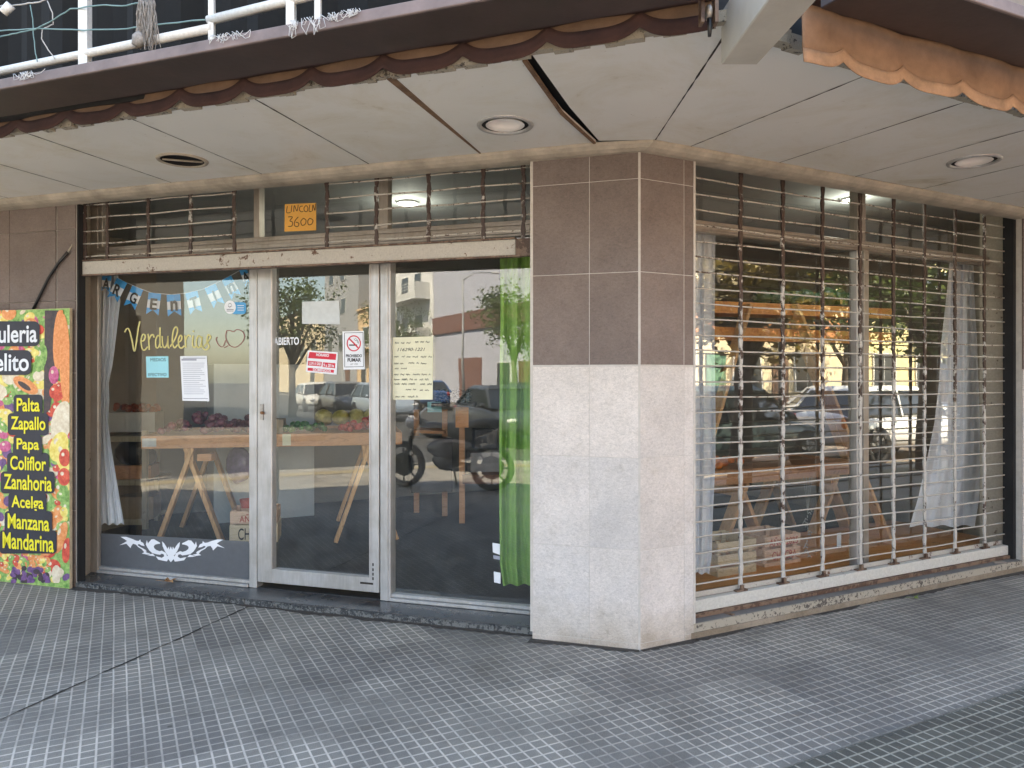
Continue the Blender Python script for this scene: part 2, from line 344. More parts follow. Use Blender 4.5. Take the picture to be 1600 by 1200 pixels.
    def ball(s,c,r,sc=(1,1,1),sub=2,mi=0,jit=0):
        g=bmesh.ops.create_icosphere(s.bm,subdivisions=sub,radius=r)
        for v in g['verts']:
            v.co=Vector((v.co.x*sc[0],v.co.y*sc[1],v.co.z*sc[2]))*(1+random.uniform(-jit,jit))+Vector(c)
        for v in g['verts']:
            for f in v.link_faces: f.material_index=mi;f.smooth=True
        return s
    def done(s,name,m,parent=None,smooth=False,local=False): return obj(name,s.bm,m,parent,smooth,local)
def bevel(o,w=.004,seg=2):
    md=o.modifiers.new('bevel','BEVEL');md.width=w;md.segments=seg;md.limit_method='ANGLE';md.angle_limit=R(40);return o
def copytree(o,parent=None):
    c=o.copy();COL.objects.link(c)
    if parent is not None: c.parent=parent
    for ch in list(o.children): copytree(ch,c)
    return c
# orientation of a plane: x to screen right, y up, z out of the wall
def basis(f):
    d,m=FR[f];sx=-1 if f=='A' else 1
    return Matrix(((sx*d[0],0,m[0]),(sx*d[1],0,m[1]),(0,1,0)))
def plate(name,f,n,quad,m,parent=None,th=.0008):
    pts=[PP(f,n,u,v) for u,v in quad];nn=Vector((*FR[f][1],0))
    b=B();b.hexa([p-nn*th for p in pts]+[p for p in pts]);return b.done(name,m,parent)
_tc={}
def textmesh(s):
    c=bpy.data.curves.new('t','FONT');c.body=s;c.size=1;c.offset=0
    return c
def txt(name,s,f,n,box,m,parent=None,bold=0,rot=0,shear=0,th=.0003):
    """text filling a pixel box (u0,v0,u1,v1) lying on plane (f,n)"""
    c=bpy.data.curves.new(name,'FONT');c.body=s;c.size=1;c.offset=bold;c.shear=shear;c.extrude=0
    to=bpy.data.objects.new(name,c);COL.objects.link(to)
    dg=bpy.context.evaluated_depsgraph_get();me=bpy.data.meshes.new_from_object(to.evaluated_get(dg));bpy.data.objects.remove(to)
    xs=[v.co.x for v in me.vertices];ys=[v.co.y for v in me.vertices]
    x0,x1,y0,y1=min(xs),max(xs),min(ys),max(ys)
    u0,v0,u1,v1=box;uc=(u0+u1)/2
    p00=PP(f,n,u0,(v0+v1)/2);p10=PP(f,n,u1,(v0+v1)/2);W=(p10-p00).length
    zt=Z(f,n,uc,v0);zb=Z(f,n,uc,v1);Hh=zt-zb
    s0=S(f,n,u0);sg=-1 if f=='A' else 1
    cr,sr=math.cos(rot),math.sin(rot)
    for v in me.vertices:
        a=((v.co.x-x0)/(x1-x0)-.5)*W;b=((v.co.y-y0)/(y1-y0)-.5)*Hh
        a,b=a*cr-b*sr,a*sr+b*cr
        v.co=P(f,s0+sg*(a+W/2),n,(zt+zb)/2+b)
    me.materials.clear();me.materials.append(m)
    o=bpy.data.objects.new(name,me);COL.objects.link(o)
    if parent is not None:
        o.parent=parent
        if parent.type=='EMPTY': o.matrix_parent_inverse=Matrix.LocRotScale(parent.location,parent.rotation_euler,None).inverted()
    return o
def ribbon(b,f,n,pts,wpx=1.5,mi=0,sm=4):
    """pen stroke through pixel points on a plane"""
    q=[]
    k=len(pts)
    for i in range(k-1):
        p0=pts[max(i-1,0)];p1=pts[i];p2=pts[i+1];p3=pts[min(i+2,k-1)]
        for j in range(sm):
            t=j/sm;t2=t*t;t3=t2*t
            q.append(tuple(.5*((2*p1[a])+(-p0[a]+p2[a])*t+(2*p0[a]-5*p1[a]+4*p2[a]-p3[a])*t2+(-p0[a]+3*p1[a]-3*p2[a]+p3[a])*t3) for a in(0,1)))
    q.append(pts[-1]);prev=None
    for i,p in enumerate(q):
        a=q[max(i-1,0)];c=q[min(i+1,len(q)-1)];dx,dy=c[0]-a[0],c[1]-a[1];l=math.hypot(dx,dy) or 1
        nx,ny=-dy/l*wpx/2,dx/l*wpx/2
        e=(b.bm.verts.new(PP(f,n,p[0]+nx,p[1]+ny)),b.bm.verts.new(PP(f,n,p[0]-nx,p[1]-ny)))
        if prev: b.bm.faces.new((prev[0],e[0],e[1],prev[1])).material_index=mi
        prev=e
def hand(b,f,n,lines,wpx=.8):
    """scrawled handwriting: each line (u0,u1,v,h,slope)"""
    for u0,u1,v,h,sl in lines:
        u=u0
        while u<u1:
            ln=random.uniform(5,11);pts=[];x=u;k=0
            while x<min(u+ln,u1):
                yy=v+(x-u0)*sl+(-h*random.uniform(.5,1.0) if k%2 else random.uniform(-.1,.2)*h)
                pts.append((x,yy));x+=random.uniform(.9,1.5);k+=1
            if len(pts)>2: ribbon(b,f,n,pts,wpx,0,3)
            u=x+random.uniform(1.5,2.6)
# ---------------------------------------------------------------- ground (t along B, n outwards from B)
T=lambda t,n,z=0:P('B',t,n,z)
def rect(t0,t1,n0,n1,z): return [T(t0,n0,z),T(t1,n0,z),T(t1,n1,z),T(t0,n1,z)]
b=B();b.poly(rect(-260,260,-260,260,-.14));tag(b.done('street',mat('dark_asphalt',(.05,.05,.05),.85,.25,3,bump=.4,bsc=160)),kind='structure')
b=B();b.poly(rect(-7.5,90,4.75,12,-.134));tag(b.done('road',M['asphalt']),kind='structure')
b=B();cpts=[(40,4.7),(-6.2,4.7)]+[(-6.2-2.7*math.sin(a),2.0+2.7*math.cos(a)) for a in [R(15*i) for i in range(1,6)]]+[(-8.9,2.0),(-8.9,-40),(40,-40)]
b.prism([T(*p) for p in cpts],-.13,0);tag(b.done('sidewalk',M['pave']),kind='structure')
b=B();kp=cpts[:-2]
for (a,c) in zip(kp,kp[1:]):
    d=Vector((c[0]-a[0],c[1]-a[1])).normalized();nn=Vector((d.y,-d.x))
    q=[Vector(a),Vector(c),Vector(c)+nn*.14,Vector(a)+nn*.14]
    b.prism([T(*x) for x in q],-.135,-.004)
tag(b.done('kerb',M['curb']),kind='structure')
for nm,r in(('far_sidewalk',(-7,60,12,15.4)),('corner_sidewalk',(-80,-16.6,12,15.4)),('side_sidewalk',(-21,-16.6,-40,2))):
    b=B();b.prism([T(x,y) for x,y in((r[0],r[2]),(r[1],r[2]),(r[1],r[3]),(r[0],r[3]))],-.13,0);tag(b.done(nm,M['pave2']),kind='structure')
b=B();b.poly(rect(-.30,6.0,1.285,3.4,.004));tag(b.done('pavement_patch',M['pave3']),kind='structure')
b=B();b.poly(rect(-.308,6.0,1.276,1.288,.008));b.poly(rect(-.310,-.299,1.288,3.4,.008));tag(b.done('patch_joint',mat('patch_mortar',(.2,.19,.17),.9,.35,12)),kind='structure')
# expansion joint across the corner pavement, and short crack
b=B();random.seed(3)
pp=[P('A',2.565+random.uniform(-.006,.006),-.07+i*.12,.003) for i in range(46)]
for i,(a,c) in enumerate(zip(pp,pp[1:])):
    d=(c-a).normalized();x=Vector((-d.y,d.x,0))*(.0055+.003*math.sin(i*1.7))
    b.poly([a-x,c-x,c+x,a+x])
tag(b.done('pavement_joint',M['joint']),kind='structure')
# ---------------------------------------------------------------- the corner building
bld=thing('corner_building','low corner building with brown and pale stone pillar and two shop openings','building',P('A',0,0,0))
def part(name,b,m,**k):
    o=b.done(name,m,bld,**k)
    if m is M['skirt']:
        at=o.data.color_attributes.new('tone','FLOAT_COLOR','POINT')
        for d in at.data: d.color=(1,1,1,1)
    return o
ZT=2.80
# upper storey
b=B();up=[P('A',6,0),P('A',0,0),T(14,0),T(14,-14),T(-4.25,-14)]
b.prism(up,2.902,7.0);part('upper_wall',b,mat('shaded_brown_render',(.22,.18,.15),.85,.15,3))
b=B();b.prism([P('A',5.98,-.02),P('A',0,-.02),T(13.98,-.02),T(13.98,-13.98),T(-4.2,-13.98)],2.874,2.90);part('shop_ceiling',b,M['intceil'])
# floor
b=B();b.prism([P('A',5.9,-.30),P('A',.1,-.30),T(.1,-.30),T(9,-.30),T(9,-7),T(-4.1,-7)],.004,.048);part('shop_floor',b,M['intfloor'])
# outer walls that close the block
b=B();b.fb('B',-4.25,-4.02,-14,-4.3,0,2.90);b.fb('B',-4.02,14,-14,-13.8,0,2.90);b.fb('B',13.8,14,-13.8,-.5,0,2.90);part('rear_wall',b,M['intwall'])
# interior walls
b=B();b.fb('A',5.3,5.38,-2.2,-.46,.05,2.873);part('interior_side_wall',b,M['intwall'])
b=B();b.fb('B',-4.0,4.6,-5.6,-5.5,.05,2.873);part('interior_back_wall',b,M['intwhite'])
b=B();b.fb('B',4.42,4.5,-5.5,-.42,.05,2.873);part('interior_end_wall',b,M['intwall'])
# tiled walls: core plus tiles standing proud
def tiled(name,f,segs,n,rows,mats,zend=None,gap=.0035,th=.008):
    b=B()
    for s0,s1 in segs:
        for (z0,z1,mi) in rows:
            g=gap/2 if mi else .0014;b.fb(f,s0+g,s1-g,n-.002,n+th+random.uniform(-.0005,.0005),z0+g,z1-g,mi)
    o=part(name,b,mats);me=o.data;at=me.color_attributes.new('tone','FLOAT_COLOR','POINT')
    for i in range(0,len(me.vertices),8):
        k=random.uniform(.90,1.06);w_=random.uniform(-.015,.015)
        for j in range(i,min(i+8,len(me.vertices))): at.data[j].color=(k+w_,k,k-w_,1)
    bevel(o,.0014,1);return o
zr=[Z('A',0,995,v) for v in (1016,1003,860,716,571,424.5,279)]
print('rows',[round(x,3) for x in zr])
rows=[(.0,.035,0),(.035,zr[2],0),(zr[2],zr[3],0),(zr[3],zr[4],0),(zr[4],zr[5],1),(zr[5],zr[6],1),(zr[6],ZT,1)]
# pillar core
b=B();SA=.615;TB=.385
b.prism([P('A',SA,.0012),P('A',-.0005,.0012),T(TB,.0012),T(TB,-.36),T(.2,-.60),P('A',SA,-.36)],0,ZT);part('pillar',b,M['grout'])
sA1=S('A',0,921)
tiled('pillar_tiles_left','A',[(0.006,sA1),(sA1,SA)],-.004,rows,[M['lighttile'],M['browntile']],th=.007)
tB1=S('B',0,1068.5)
tiled('pillar_tiles_right','B',[(0.004,tB1),(tB1,TB)],-.004,rows,[M['lighttile'],M['browntile']],th=.007)
b=B();zz=zr[4];b.fb('A',.002,SA,.002,.007,zz-.005,zz+.005);b.fb('B',.002,TB,.002,.007,zz-.005,zz+.005)
b.fb('A',SA-.004,SA+.012,-.03,.006,.045,ZT-.04);b.fb('B',TB-.004,TB+.01,-.03,.006,.09,ZT-.04);part('pillar_edge_strip',b,M['grout'])
# wall left of the shopfront
SL=S('A',-.05,118)
b=B();b.fb('A',SL,SL+.36,-.125,-.06,0,ZT);b.fb('A',SL+.36,6.0,-.45,-.06,0,2.87);b.fb('B',-4.25,-4.0,-4.32,-4.1,0,ZT)
part('left_wall',b,M['grout'])
sj=S('A',-.05,88)
zl=[Z('A',-.05,60,v) for v in (472,362)];
rowsL=[(.0,zr[2],1),(zr[2],zr[3],1),(zr[3],zl[0]-.52,1),(zl[0]-.52,zl[0],1),(zl[0],zl[1],1),(zl[1],ZT,1)]
tiled('left_wall_tiles','A',[(SL+.002,sj-.004),(sj+.006,sj+.45),(sj+.45,sj+.9),(sj+.9,6)],-.058,rowsL,[M['lighttile'],M['browntile']])
# right wall
TR=S('B',0,1598)
b=B();b.fb('B',TR,TR+.36,-.13,-.01,0,ZT+.03);b.fb('B',TR+.36,14,-.45,-.01,0,ZT+.03);part('right_wall',b,M['grout'])
tiled('right_wall_tiles','B',[(TR+.45*i,TR+.45*(i+1)) for i in range(10)],-.006,rows,[M['lighttile'],M['browntile']])
tendx=S('B',-.27,1578)
# lintels over the openings
b=B();b.fb('A',SA,SL+.3,-.36,-.001,2.87,2.90);b.fb('B',TB,TR,-.36,-.001,2.87,2.90);b.fb('A',SA,SL+.3,-.02,-.001,2.79,2.869);b.fb('B',TB,TR,-.02,-.001,2.79,2.869);part('lintel',b,M['intwall'])
# jamb of left opening
b=B();s1=S('A',-.12,126);s2=S('A',-.30,142)
b.prism([P('A',s1,-.12),P('A',s1+.14,-.12),P('A',s2+.15,-.36),P('A',s2,-.30)],.04,2.868);part('painted_jamb',b,M['jamb'])
b=B();b.fb('A',SL-.012,SL-.0005,-.124,-.062,.04,2.76);b.fb('A',S('A',-.37,146),s1+.35,-.40,-.37,.04,2.868);part('shutter_channel',b,M['dark'])
b=B();b.fb('B',TR-.035,TR-.0,-.13,-.05,.085,2.80);b.fb('B',tendx,TR+.3,-.40,-.345,.085,2.868);part('shutter_channel',b,M['dark'])
b=B();b.fb('B',TR+.02,TR+.2,-.344,-.131,.085,2.868);part('painted_jamb',b,M['jamb'])
# steps
b=B();b.fb('A',SA,SL+.2,-.30,-.070,.001,.042);part('granite_step',b,M['granite'])
b=B();random.seed(5);
s=SA-.03
while s<SL+.15:
    e=s+random.uniform(.02,.07);b.fb('A',s,e,-.075,-.064+random.uniform(0,.012),.0,.036+random.uniform(-.008,.005));s=e
part('step_edge',b,M['chip'])
b=B();b.fb('B',TB-.02,14,-.012,.006,.0,.036);part('step_skirting',b,M['skirt'])
b=B();b.fb('B',TB-.035,TR+.06,-.014,-.002,.036,.0825);part('step_edge',b,M['peel'])
b=B();b.fb('B',TB,TR,-.34,-.0145,.03,.0835);part('window_step',b,mat('grey_cement_step',(.16,.155,.15),.7,.25,7,bump=.3))
# cream moulding along the soffit
b=B();prof=[(.0,2.752),(.035,2.756),(.065,2.768),(.085,2.786),(.092,2.802)]
def mould(n):return [P('A',6,n),P('A',.22+n*.1,n),T(.0+n*.25,n),T(9,n)]
for (n0,z0),(n1,z1) in zip(prof,prof[1:]):
    A_=mould(n0);C_=mould(n1)
    for i in range(3):
        b.poly([A_[i][:2]+(z0,) if 0 else (A_[i].x,A_[i].y,z0),(A_[i+1].x,A_[i+1].y,z0),(C_[i+1].x,C_[i+1].y,z1),(C_[i].x,C_[i].y,z1)])
A_=mould(-.05);C_=mould(0)
for i in range(3): b.poly([(A_[i].x,A_[i].y,2.752),(A_[i+1].x,A_[i+1].y,2.752),(C_[i+1].x,C_[i+1].y,2.752),(C_[i].x,C_[i].y,2.752)])
part('soffit_moulding',b,M['trim'])
# canopy slab
def band(n): return [P('A',8,n),P('A',-n*math.tan(R(22.5)),n),T(12,n)]
i0=band(0);i1=band(1.27)
b=B()
for i in range(2):
    b.hexa([(q.x,q.y,z) for z in(2.84,3.0) for q in(i0[i],i0[i+1],i1[i+1],i1[i])])
part('canopy_slab',b,M['dark'])
# soffit boards
def board(pts,name='soffit_board',hole=None,z0=ZT,z1=ZT+.012):
    bm=bmesh.new();vs=[bm.verts.new((p[0],p[1],z0)) for p in pts];es=[bm.edges.new((vs[i],vs[(i+1)%len(vs)])) for i in range(len(vs))]
    if hole:
        c,r=hole;hv=[bm.verts.new((c[0]+r*math.cos(2*math.pi*k/32),c[1]+r*math.sin(2*math.pi*k/32),z0)) for k in range(32)]
        es+=[bm.edges.new((hv[k],hv[(k+1)%32])) for k in range(32)]
    bmesh.ops.triangle_fill(bm,use_beauty=True,use_dissolve=False,edges=es,normal=(0,0,-1))
    ex=bmesh.ops.extrude_face_region(bm,geom=list(bm.faces))
    for v in ex['geom']:
        if isinstance(v,bmesh.types.BMVert): v.co.z=z1
    return obj(name,bm,M['soffit'],bld)
NI,NO=.098,1.25
def NA(s): return 1.15+(3.25-s)*.045
lA1=(P('A',.615,.515),.125);lA2=(P('A',2.635,.497),.125);lB=(T(1.976,.656),.125)
seamA=[.285,.90,1.615,2.37,3.07,3.75,4.5,5.25,6.0]
for i,(a,c) in enumerate(zip(seamA,seamA[1:])):
    h=lA1 if i==0 else lA2 if i==3 else None
    g0=(.004,.003,.006,.004,.008,.004)[i%6] if i else .0;g1=.010 if i==0 else .003
    pts=[P('A',a+g0,NI),P('A',c-.002,NI),P('A',c-g1,NA(c)),P('A',a+g0,NA(a))]
    if i==0: pts=[P('A',.225,NI),P('A',c-.002,NI),P('A',c-.018,NA(c)),P('A',a+.02,NA(a)),P('A',.29,.62)]
    board(pts,hole=h)
board([P('A',.205,NI+.02),T(.03,NI),P('A',-.515,NA(-.51)),P('A',.255,NA(.25)),P('A',.243,.66)])
seamB=[.28,.965,1.64,2.32,3.0,3.7,4.4,5.1,5.8]
board([T(.034,NI),T(.277,NI),T(.277,NO),P('A',-.521,NA(-.51))])
for i,(a,c) in enumerate(zip(seamB,seamB[1:])):
    board([T(a+.0025,NI),T(c-.0025,NI),T(c-.0025,NO),T(a+.0025,NO)],hole=lB if i==2 else None,z0=ZT+.001*(i%3))
b=B();b.hexa([P('A',x,n,z) for z in(2.797,2.806) for x,n in((.895,NI),(.905,NI),(.922,1.24),(.884,1.24))]);
b.hexa([P('A',.285,NO,2.79),P('A',.305,NO,2.79),P('A',.300,.62,2.785),P('A',.286,.62,2.785),P('A',.285,NO,2.8),P('A',.305,NO,2.8),P('A',.300,.62,2.799),P('A',.286,.62,2.799)])
b.hexa([P('A',.286,.62,2.785),P('A',.300,.62,2.785),P('A',.24,.10,2.79),P('A',.226,.10,2.79),P('A',.286,.62,2.799),P('A',.300,.62,2.799),P('A',.24,.10,2.799),P('A',.226,.10,2.799)])
part('rusty_seam_strip',b,M['rustgap'])
random.seed(23)
def seam(p,q):
    b=B();N=28;prev=None
    for i in range(N+1):
        c=p.lerp(q,i/N);d=(q-p).normalized();x=Vector((-d.y,d.x,0));w_=random.uniform(.0012,.0045)*(1.3 if i>N*.6 else 1)
        e=(Vector((c.x,c.y,ZT-.0012))-x*w_,Vector((c.x,c.y,ZT-.0012))+x*w_)
        if prev: b.poly([prev[0],prev[1],e[1],e[0]])
        prev=e
    part('seam_gap_shade',b,M['joint'])  # ragged dark strips paint the shade of the open board seams
for a in seamA[2:-1]: seam(P('A',a,NI),P('A',a-.002,NA(a)-.01))
for a in seamB[:-1]: seam(T(a,NI),T(a,NO-.01))
seam(T(.032,NI),P('A',-.517,NA(-.5)))
# crumbling concrete edge
b=B();random.seed(11)
s=-.52
while s<6.5:
    e=s+random.uniform(.03,.10);n_=NA((s+e)/2);b.fb('A',s,e,n_,n_+.03+random.uniform(0,.012),2.788+random.uniform(-.01,.01),2.838);s=e
s=-.5
while s<8:
    e=s+random.uniform(.03,.10);b.fb('B',s,e,1.252,1.285+random.uniform(0,.02),2.785+random.uniform(-.012,.012),2.838);s=e
part('canopy_edge',b,M['peel'])
# ---------------------------------------------------------------- recessed soffit lights
def downlight(c,label,hasbulb):
    t=thing('ceiling_light',label,'ceiling light',(c[0],c[1],ZT),group='round recessed lights in the soffit')
    b=B();b.lathe([(.122,.012),(.122,-.006),(.131,-.010),(.142,-.008),(.146,.0),(.146,.004)],seg=36)
    b.done('ring',M['trim'] if not hasbulb else M['alu'],t,local=True,smooth=True)
    b=B();b.lathe([(.100,-.002),(.098,-.004),(.085,.016),(.05,.027),(.001,.030)],seg=32) if hasbulb else b.lathe([(.1215,-.003),(.12,.03),(.001,.031)],seg=32)
    b.done('reflector',mat('dull_reflector',(.92,.88,.84),.4,.04,8,bump=0) if hasbulb else M['dark'],t,local=True,smooth=True)
    if hasbulb: b=B();b.lathe([(.122,.003),(.099,.006)],seg=32);b.done('dark_gap',M['dark'],t,local=True)
    if not hasbulb:
        b=B();b.tube([(-.11,-.02,.0),(0,.03,.004),(.10,.05,.002)],.006);b.done('bracket',M['trim'],t,local=True)
downlight(lA1[0],'round soffit light with pale reflector nearest the corner pillar',True)
downlight(lA2[0],'empty round soffit light hole with tan ring above the bunting window',False)
downlight(lB[0],'round soffit light above the barred window on the right',True)
# ---------------------------------------------------------------- shopfront A
gA=-.33
def zA(u,v,n=-.30): return Z('A',n,u,v)
sf=thing('shopfront','aluminium framed glass shopfront with a glazed door in the middle','shopfront',P('A',2.3,gA,.042))
def fr(name,f,u0,u1,n0,n1,z0,z1,m=None,parent=sf,nn=None):
    nn=n1 if nn is None else nn
    b=B();b.fb(f,S(f,nn,u0),S(f,nn,u1),n0,n1,z0,z1);return bevel(b.done(name,m or M['alu'],parent),.003,1)
zt0=zA(400,393);zt1=zA(400,371)
print('transom z',zt0,zt1)
fr('side_frame','A',141,153,-.325,-.295,.043,2.868,M['alub'])
fr('side_frame','A',149,155,-.34,-.315,.043,2.868,M['alu'])
fr('mullion','A',389,401,-.37,-.295,.043,zt0)
fr('mullion','A',594,610,-.37,-.29,.043,zt0)
fr('mullion','A',601,606,-.29,-.283,.043,zt0)
b=B();sa,sb=S('A',-.3,153),S('A',-.3,829)
b.fb('A',sb,sa,-.36,-.297,zt0,zt1);b.fb('A',sb,sa,-.297,-.285,zt0+.015,zt0+.045);b.fb('A',sb,sa,-.297,-.288,zt0+.065,zt0+.085);bevel(b.done('transom_rail',M['alub'],sf),.003,1)
for a,c in((155,160),(396,405),(591,606)): fr('transom_post','A',a,c,-.36,-.296,zt1,2.868,M['alub'])
# bottom rails (two steps)
for u0,u1 in((153,389),(610,829)):
    b=B();a,c=S('A',-.3,u0),S('A',-.3,u1);b.fb('A',c,a,-.36,-.285,.043,.064);b.fb('A',c,a,-.355,-.305,.066,.088);bevel(b.done('bottom_rail',M['alu'],sf),.003,1)
def pane(name,f,u0,u1,n,z0,z1,m=M['glass'],parent=sf):
    b=B();b.poly([P(f,S(f,n,u0),n,z0),P(f,S(f,n,u1),n,z0),P(f,S(f,n,u1),n,z1),P(f,S(f,n,u0),n,z1)]);o=b.done(name,m,parent);return o
pane('window_pane','A',152,391,gA,.08,zt0+.01);pane('window_pane','A',607,829,gA,.08,zt0+.01)
pane('transom_pane','A',159,398,gA,zt1-.01,2.872);pane('transom_pane','A',403,593,gA,zt1-.01,2.872);pane('transom_pane','A',604,829,gA,zt1-.01,2.872)
door=B();nd=-.29
zb0=Z('A',nd,424,911);zb1=Z('A',nd,424,889)
s0,s1,s2,s3=[S('A',nd,u) for u in(402,425,577,592)]
door.fb('A',s1,s0,-.345,nd,zb0,zt0-.006);door.fb('A',s3,s2,-.345,nd,zb0,zt0-.006);door.fb('A',s2,s1,-.345,nd,zb0,zb1);door.fb('A',s2,s1,-.345,nd,zt0-.03,zt0-.006)
door.fb('A',s2-.012,s2,nd,nd+.006,zb1,zt0-.03);door.fb('A',s1,s1+.012,nd,nd+.006,zb1,zt0-.03)
dr=bevel(door.done('door',M['alu'],sf),.003,1)
b=B();b.fb('A',S('A',nd,412),S('A',nd,407),nd,nd+.008,Z('A',nd,410,656),Z('A',nd,410,631))
b.done('lock_plate',mat('worn_steel_lock',(.35,.33,.31),.4,.3,30,metal=.6),dr)
b=B();c=PP('A',nd+.012,410,645);mm=Vector((*FR['A'][1],0));b.tube([c-mm*.01,c+mm*.012],.011,12);b.done('keyhole',mat('rusty_brass',(.2,.09,.04),.5,.4,60,metal=.4),dr)
b=B();
for v in (884,892,899,906): 
    q=PP('A',nd,581,v);b.fb('A',S('A',nd,584),S('A',nd,582),nd+.0005,nd+.003,q.z,q.z+.018)
b.fb('A',S('A',nd,583),S('A',nd,563),nd+.0005,nd+.003,Z('A',nd,575,913),Z('A',nd,575,910));b.done('corner_bolt',M['joint'],dr)
pane('door_glass','A',423,579,gA,zb1-.01,zt0-.02,parent=dr)
# smoked strip at the foot of the left pane with a white ornament
nf=gA+.002
b=B();b.poly([PP('A',nf,155,833),PP('A',nf,155,884),PP('A',nf,389,905),PP('A',nf,389,846)]);tag(b.done('window_film',M['frost']),'smoked grey film strip along the foot of the left shop window','window film')
nO=gA+.004
orn=bmesh.new();Bo=B();Bo.bm=orn
L_=[[(890,312),(868,285),(858,305),(830,300),(785,290),(765,262),(790,268),(815,275),(835,262),(830,245),(800,238),(780,225),(815,215),(850,235),(860,262),(878,240),(875,215),(890,180)],
 [(890,270),(860,250),(838,215),(822,178),(817,138),(835,155),(850,178),(862,200),(874,180),(880,215),(890,200)],
 [(830,230),(800,222),(770,210),(752,195),(748,178),(760,165),(780,160),(800,158),(800,148),(775,135),(750,120),(728,122),(712,140),(700,155),(690,128),(682,165),(695,190),(712,215),(735,235),(770,245),(800,250)],
 [(720,240),(690,248),(648,240),(668,228),(690,222),(678,208),(655,195),(630,182),(612,168),(625,160),(645,172),(672,178),(660,150),(640,140),(636,122),(620,135),(600,132),(570,118),(520,100),(470,100),(505,120),(525,135),(500,150),(462,170),(520,158),(545,185),(555,195),(560,178),(575,158),(600,165),(618,185),(650,205),(690,232)],
 [(760,262),(720,258),(690,250),(740,240)]]
for k,poly in enumerate(L_):
    for sg in(0,1):
        pts=[]
        for x,y in poly:
            if sg:
                # mirrored half; ornament slopes with the sill
                x2=2*890-x;y2=y+ (x2-x)*.028;x2=890+(x2-890)*1.05
            else:x2,y2=x,y
            pts.append((100+x2/5.3333,820+y2/5.3333))
        nk=nO+.0005*k+.0002*sg
        vs_=[orn.verts.new(PP('A',nk,*p)) for p in pts];es_=[orn.edges.new((vs_[i],vs_[(i+1)%len(vs_)])) for i in range(len(vs_))]
        bmesh.ops.triangle_fill(orn,use_beauty=True,edges=es_)
tag(Bo.done('window_ornament',M['paper']),'white tribal scroll sticker on the smoked film of the left shop window','sticker')
# ---------------------------------------------------------------- rolled-up grille over A
def linkbar(f,s,n,z0,z1,step,w=.024,d=.012,ph=0,wob=0):
    """vertical shutter bar made of spindle shaped links"""
    b=B();z=z0;k=0
    sg=1 if ph%2==0 else -1
    while z<z1-.01:
        e=min(z+step,z1);m_=(z+e)/2
        o=sg*.002*(1 if k%2 else -1)+wob*math.sin(z*5)
        for za,zb,wa,wb in((z-.003,m_,w*.58,w),(m_,e+.003,w,w*.58)):
            b.hexa([P(f,s+o-wa/2,n-d/2,za),P(f,s+o+wa/2,n-d/2,za),P(f,s+o+wa/2,n+d/2,za),P(f,s+o-wa/2,n+d/2,za),P(f,s+o-wb/2,n-d/2,zb),P(f,s+o+wb/2,n-d/2,zb),P(f,s+o+wb/2,n+d/2,zb),P(f,s+o-wb/2,n+d/2,zb)])
        z=e;k+=1
    return b
gn=-.11
ga=thing('roller_grille','rolled up rusty grille with beige bottom rail across the top of the shopfront','grille',P('A',2.3,gn,2.3))
zl_,zr_=Z('A',gn,125,419),Z('A',gn,805,386)
print('railA',zl_,zr_)
sl_,sr_=S('A',gn,122),S('A',gn,806)
b=B();zz=lambda s:zl_+(zr_-zl_)*(sl_-s)/(sl_-sr_)
b.hexa([P('A',s,n,zz(s)+dz) for dz in(-.05,.045) for s,n in((sl_,gn-.03),(sr_,gn-.03),(sr_,gn+.012),(sl_,gn+.012))])
bevel(b.done('bottom_rail',M['bar'],ga),.004,1)
b=B();b.hexa([P('A',s,n,zz(s)+dz) for dz in(-.06,-.0505) for s,n in((sl_,gn-.03),(sr_-.03,gn-.03),(sr_-.03,gn+.02),(sl_,gn+.02))]);b.hexa([P('A',s,n,zz(s)+dz) for dz in(.046,.056) for s,n in((sl_,gn-.028),(sr_,gn-.028),(sr_,gn+.016),(sl_,gn+.016))])
b.fb('A',S('A',gn,828),sr_,gn-.04,gn+.0,zr_-.055,zr_+.05)
b.done('rail_lip',M['botrust'],ga)
rodz=[zr_+.045+.0935*(k+.55) for k in range(5)]
for k,u in enumerate((133,168,232,298,366,511,588,670,755,818)):
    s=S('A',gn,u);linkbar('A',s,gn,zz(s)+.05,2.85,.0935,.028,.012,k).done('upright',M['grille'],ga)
for k,z in enumerate(rodz):
    for u0,u1 in((126,366),(511,829)):
        b=B()
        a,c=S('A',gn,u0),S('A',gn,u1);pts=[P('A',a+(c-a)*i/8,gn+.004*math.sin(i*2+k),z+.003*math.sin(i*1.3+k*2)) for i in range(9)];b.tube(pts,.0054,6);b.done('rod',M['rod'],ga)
# ---------------------------------------------------------------- window B
gB=-.30
wb=thing('shop_window','large two pane shop window behind the lowered grille','window',P('B',2.0,gB,.09))
zq0=Z('B',-.27,1095,362);zq1=Z('B',-.27,1095,344)
print('B transom',zq0,zq1)
tend=S('B',-.27,1578)
b=B();b.fb('B',TB,tend,-.33,-.27,zq0,zq1);b.fb('B',TB,tend,-.27,-.258,zq0+.012,zq0+.03);b.fb('B',TB,tend,-.27,-.262,zq0+.045,zq0+.06);bevel(b.done('transom_rail',M['alub'],wb),.003,1)
def frB(name,u0,u1,n0,n1,z0,z1,m): return fr(name,'B',u0,u1,n0,n1,z0,z1,m,wb)
frB('mullion',1339,1357,-.34,-.275,.13,zq0,M['alu']);frB('mullion_bead',1350,1358,-.275,-.26,.13,zq0,M['alub'])
frB('transom_post',1340,1353,-.34,-.27,zq1,2.868,M['alub'])
frB('side_frame',1556,1563,-.34,-.27,.13,2.868,M['alub']);frB('side_frame',1568,1574,-.34,-.25,.13,2.868,M['alub'])
